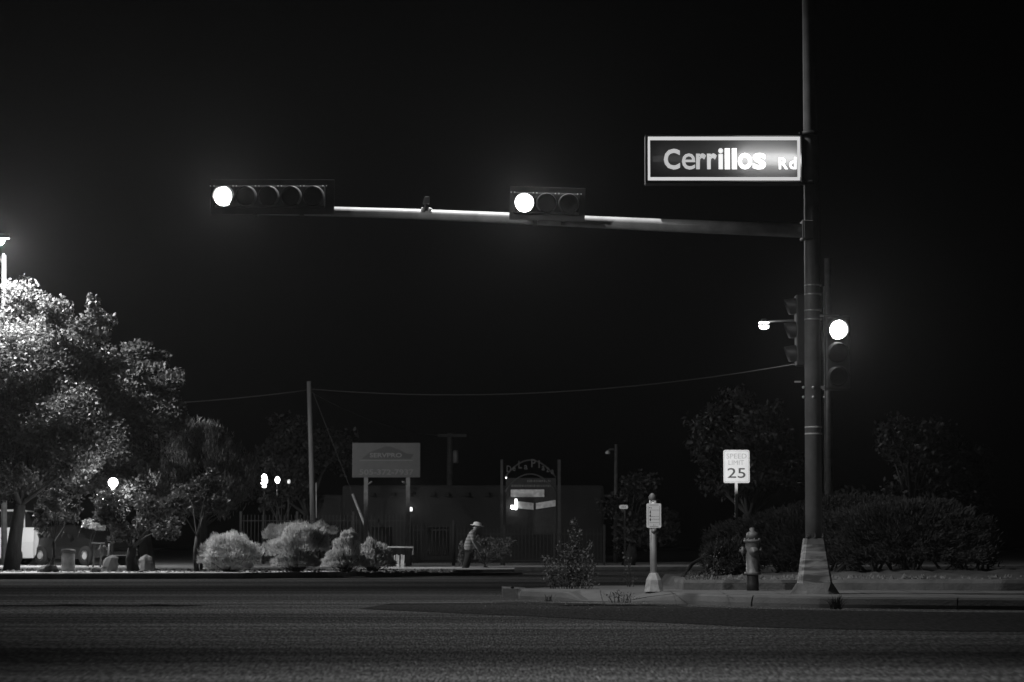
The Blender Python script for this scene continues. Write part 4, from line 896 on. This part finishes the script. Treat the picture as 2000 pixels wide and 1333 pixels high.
skin('body', [J[k] for k in kk], [(ix[a], ix[b_]) for a, b_ in ed], [ra[k] for k in kk], 0, M_SKIN, pr)
g = lambda ks: [J[k] for k in ks]
skin('shirt', g(['pel', 'sp1', 'ch', 'nk', 'sl', 'el', 'sr', 'er']), [(0, 1), (1, 2), (2, 3), (2, 4), (4, 5), (2, 6), (6, 7)], [(.16, .15), (.15, .15), (.17, .16), .085, .085, .06, .085, .06], 0, M_SHIRT, pr)
skin('trousers', g(['pel', 'hl', 'kl', 'al', 'hr', 'kr', 'arr']), [(0, 1), (1, 2), (2, 3), (0, 4), (4, 5), (5, 6)], [(.15, .14), .115, .085, .068, .115, .085, .068], 0, M_TROUS, pr)
for s in ('l', 'r'):
    a = J['al' if s == 'l' else 'arr']; b_ = J['t' + s]; skin('shoe', [Vector((a.x - .03, a.y, pz + .05)), Vector((b_.x, b_.y, pz + .04)), Vector((b_.x + .07, b_.y, pz + .035))], [(0, 1), (1, 2)], [.05, .045, .03], 0, M_INK, pr, 1)
    # fingers
    h_ = J['hal' if s == 'l' else 'har']; fm = MB()
    for k in range(4): fm.tube([h_ + Vector((.0, (k - 1.5) * .019, -.02)), h_ + Vector((.02, (k - 1.5) * .021, -.06)), h_ + Vector((.045, (k - 1.5) * .02, -.075 - .005 * (k % 2)))], [.010, .009, .006], 6)
    fm.tube([h_ + Vector((.01, .03, 0)), h_ + Vector((.04, .04, -.03))], [.011, .008], 6); fm.build('fingers', M_SKIN, pr)
hc = pp_(932, 1026.5); hat = MB(); rotm = Matrix.Rotation(R(8), 3, 'Y')
prof = [(.19, -.012), (.195, 0), (.125, .012), (.118, .05), (.10, .09), (.04, .105)]
vs_, fs_ = [], []; n_ = 20
for r_, h in prof:
    for k in range(n_): vs_.append(rotm @ Vector((r_ * math.cos(R(18 * k)) * 1.05, r_ * math.sin(R(18 * k)), h)) + hc)
for i in range(len(prof) - 1):
    for k in range(n_): fs_.append((i * n_ + k, i * n_ + (k + 1) % n_, (i + 1) * n_ + (k + 1) % n_, (i + 1) * n_ + k))
fs_ += [tuple(range(n_ - 1, -1, -1)), tuple((len(prof) - 1) * n_ + k for k in range(n_))]
hat.add(vs_, fs_, True).build('hat', mat('white_hat', .85, .8, var=.04), pr)
fc = MB(); hd_ = J['hd']; fc.tube([hd_ + Vector((.075, 0, .0)), hd_ + Vector((.108, 0, -.02))], [.012, .016], 6); fc.tube([hd_ + Vector((-.0, -.082, .01)), hd_ + Vector((-.0, -.098, -.01))], [.022, .016], 6); fc.tube([hd_ + Vector((-.0, .082, .01)), hd_ + Vector((-.0, .098, -.01))], [.022, .016], 6); fc.build('face_features', M_SKIN, pr)
em = MB(); [em.lathe(hd_ + Vector((.08, s * .03, .02)), [(.008, 0), (.008, .006)], 8, 'X') for s in (-1, 1)]; em.box(hd_ + Vector((.083, 0, -.045)), (.008, .04, .006)); em.build('eyes_and_mouth', M_INK, pr)

# ================================================================ HAZE
HM = bpy.data.materials.new('haze'); HM.use_nodes = True; hn = HM.node_tree; hn.nodes.clear()
ho = hn.nodes.new('ShaderNodeOutputMaterial'); hv = hn.nodes.new('ShaderNodeVolumePrincipled')
hv.inputs['Color'].default_value = (.9, .9, .9, 1); hv.inputs['Density'].default_value = .00012; hv.inputs['Anisotropy'].default_value = .8
hn.links.new(hv.outputs[0], ho.inputs['Volume'])  # haze added so lamps get halos and the sky brightens near them
hz_ = MB().box((0, 85, 10.5), (240, 230, 24)).build('haze', HM); tag(hz_, 'thin haze added to give the lamps a glow', 'haze', kind='stuff')
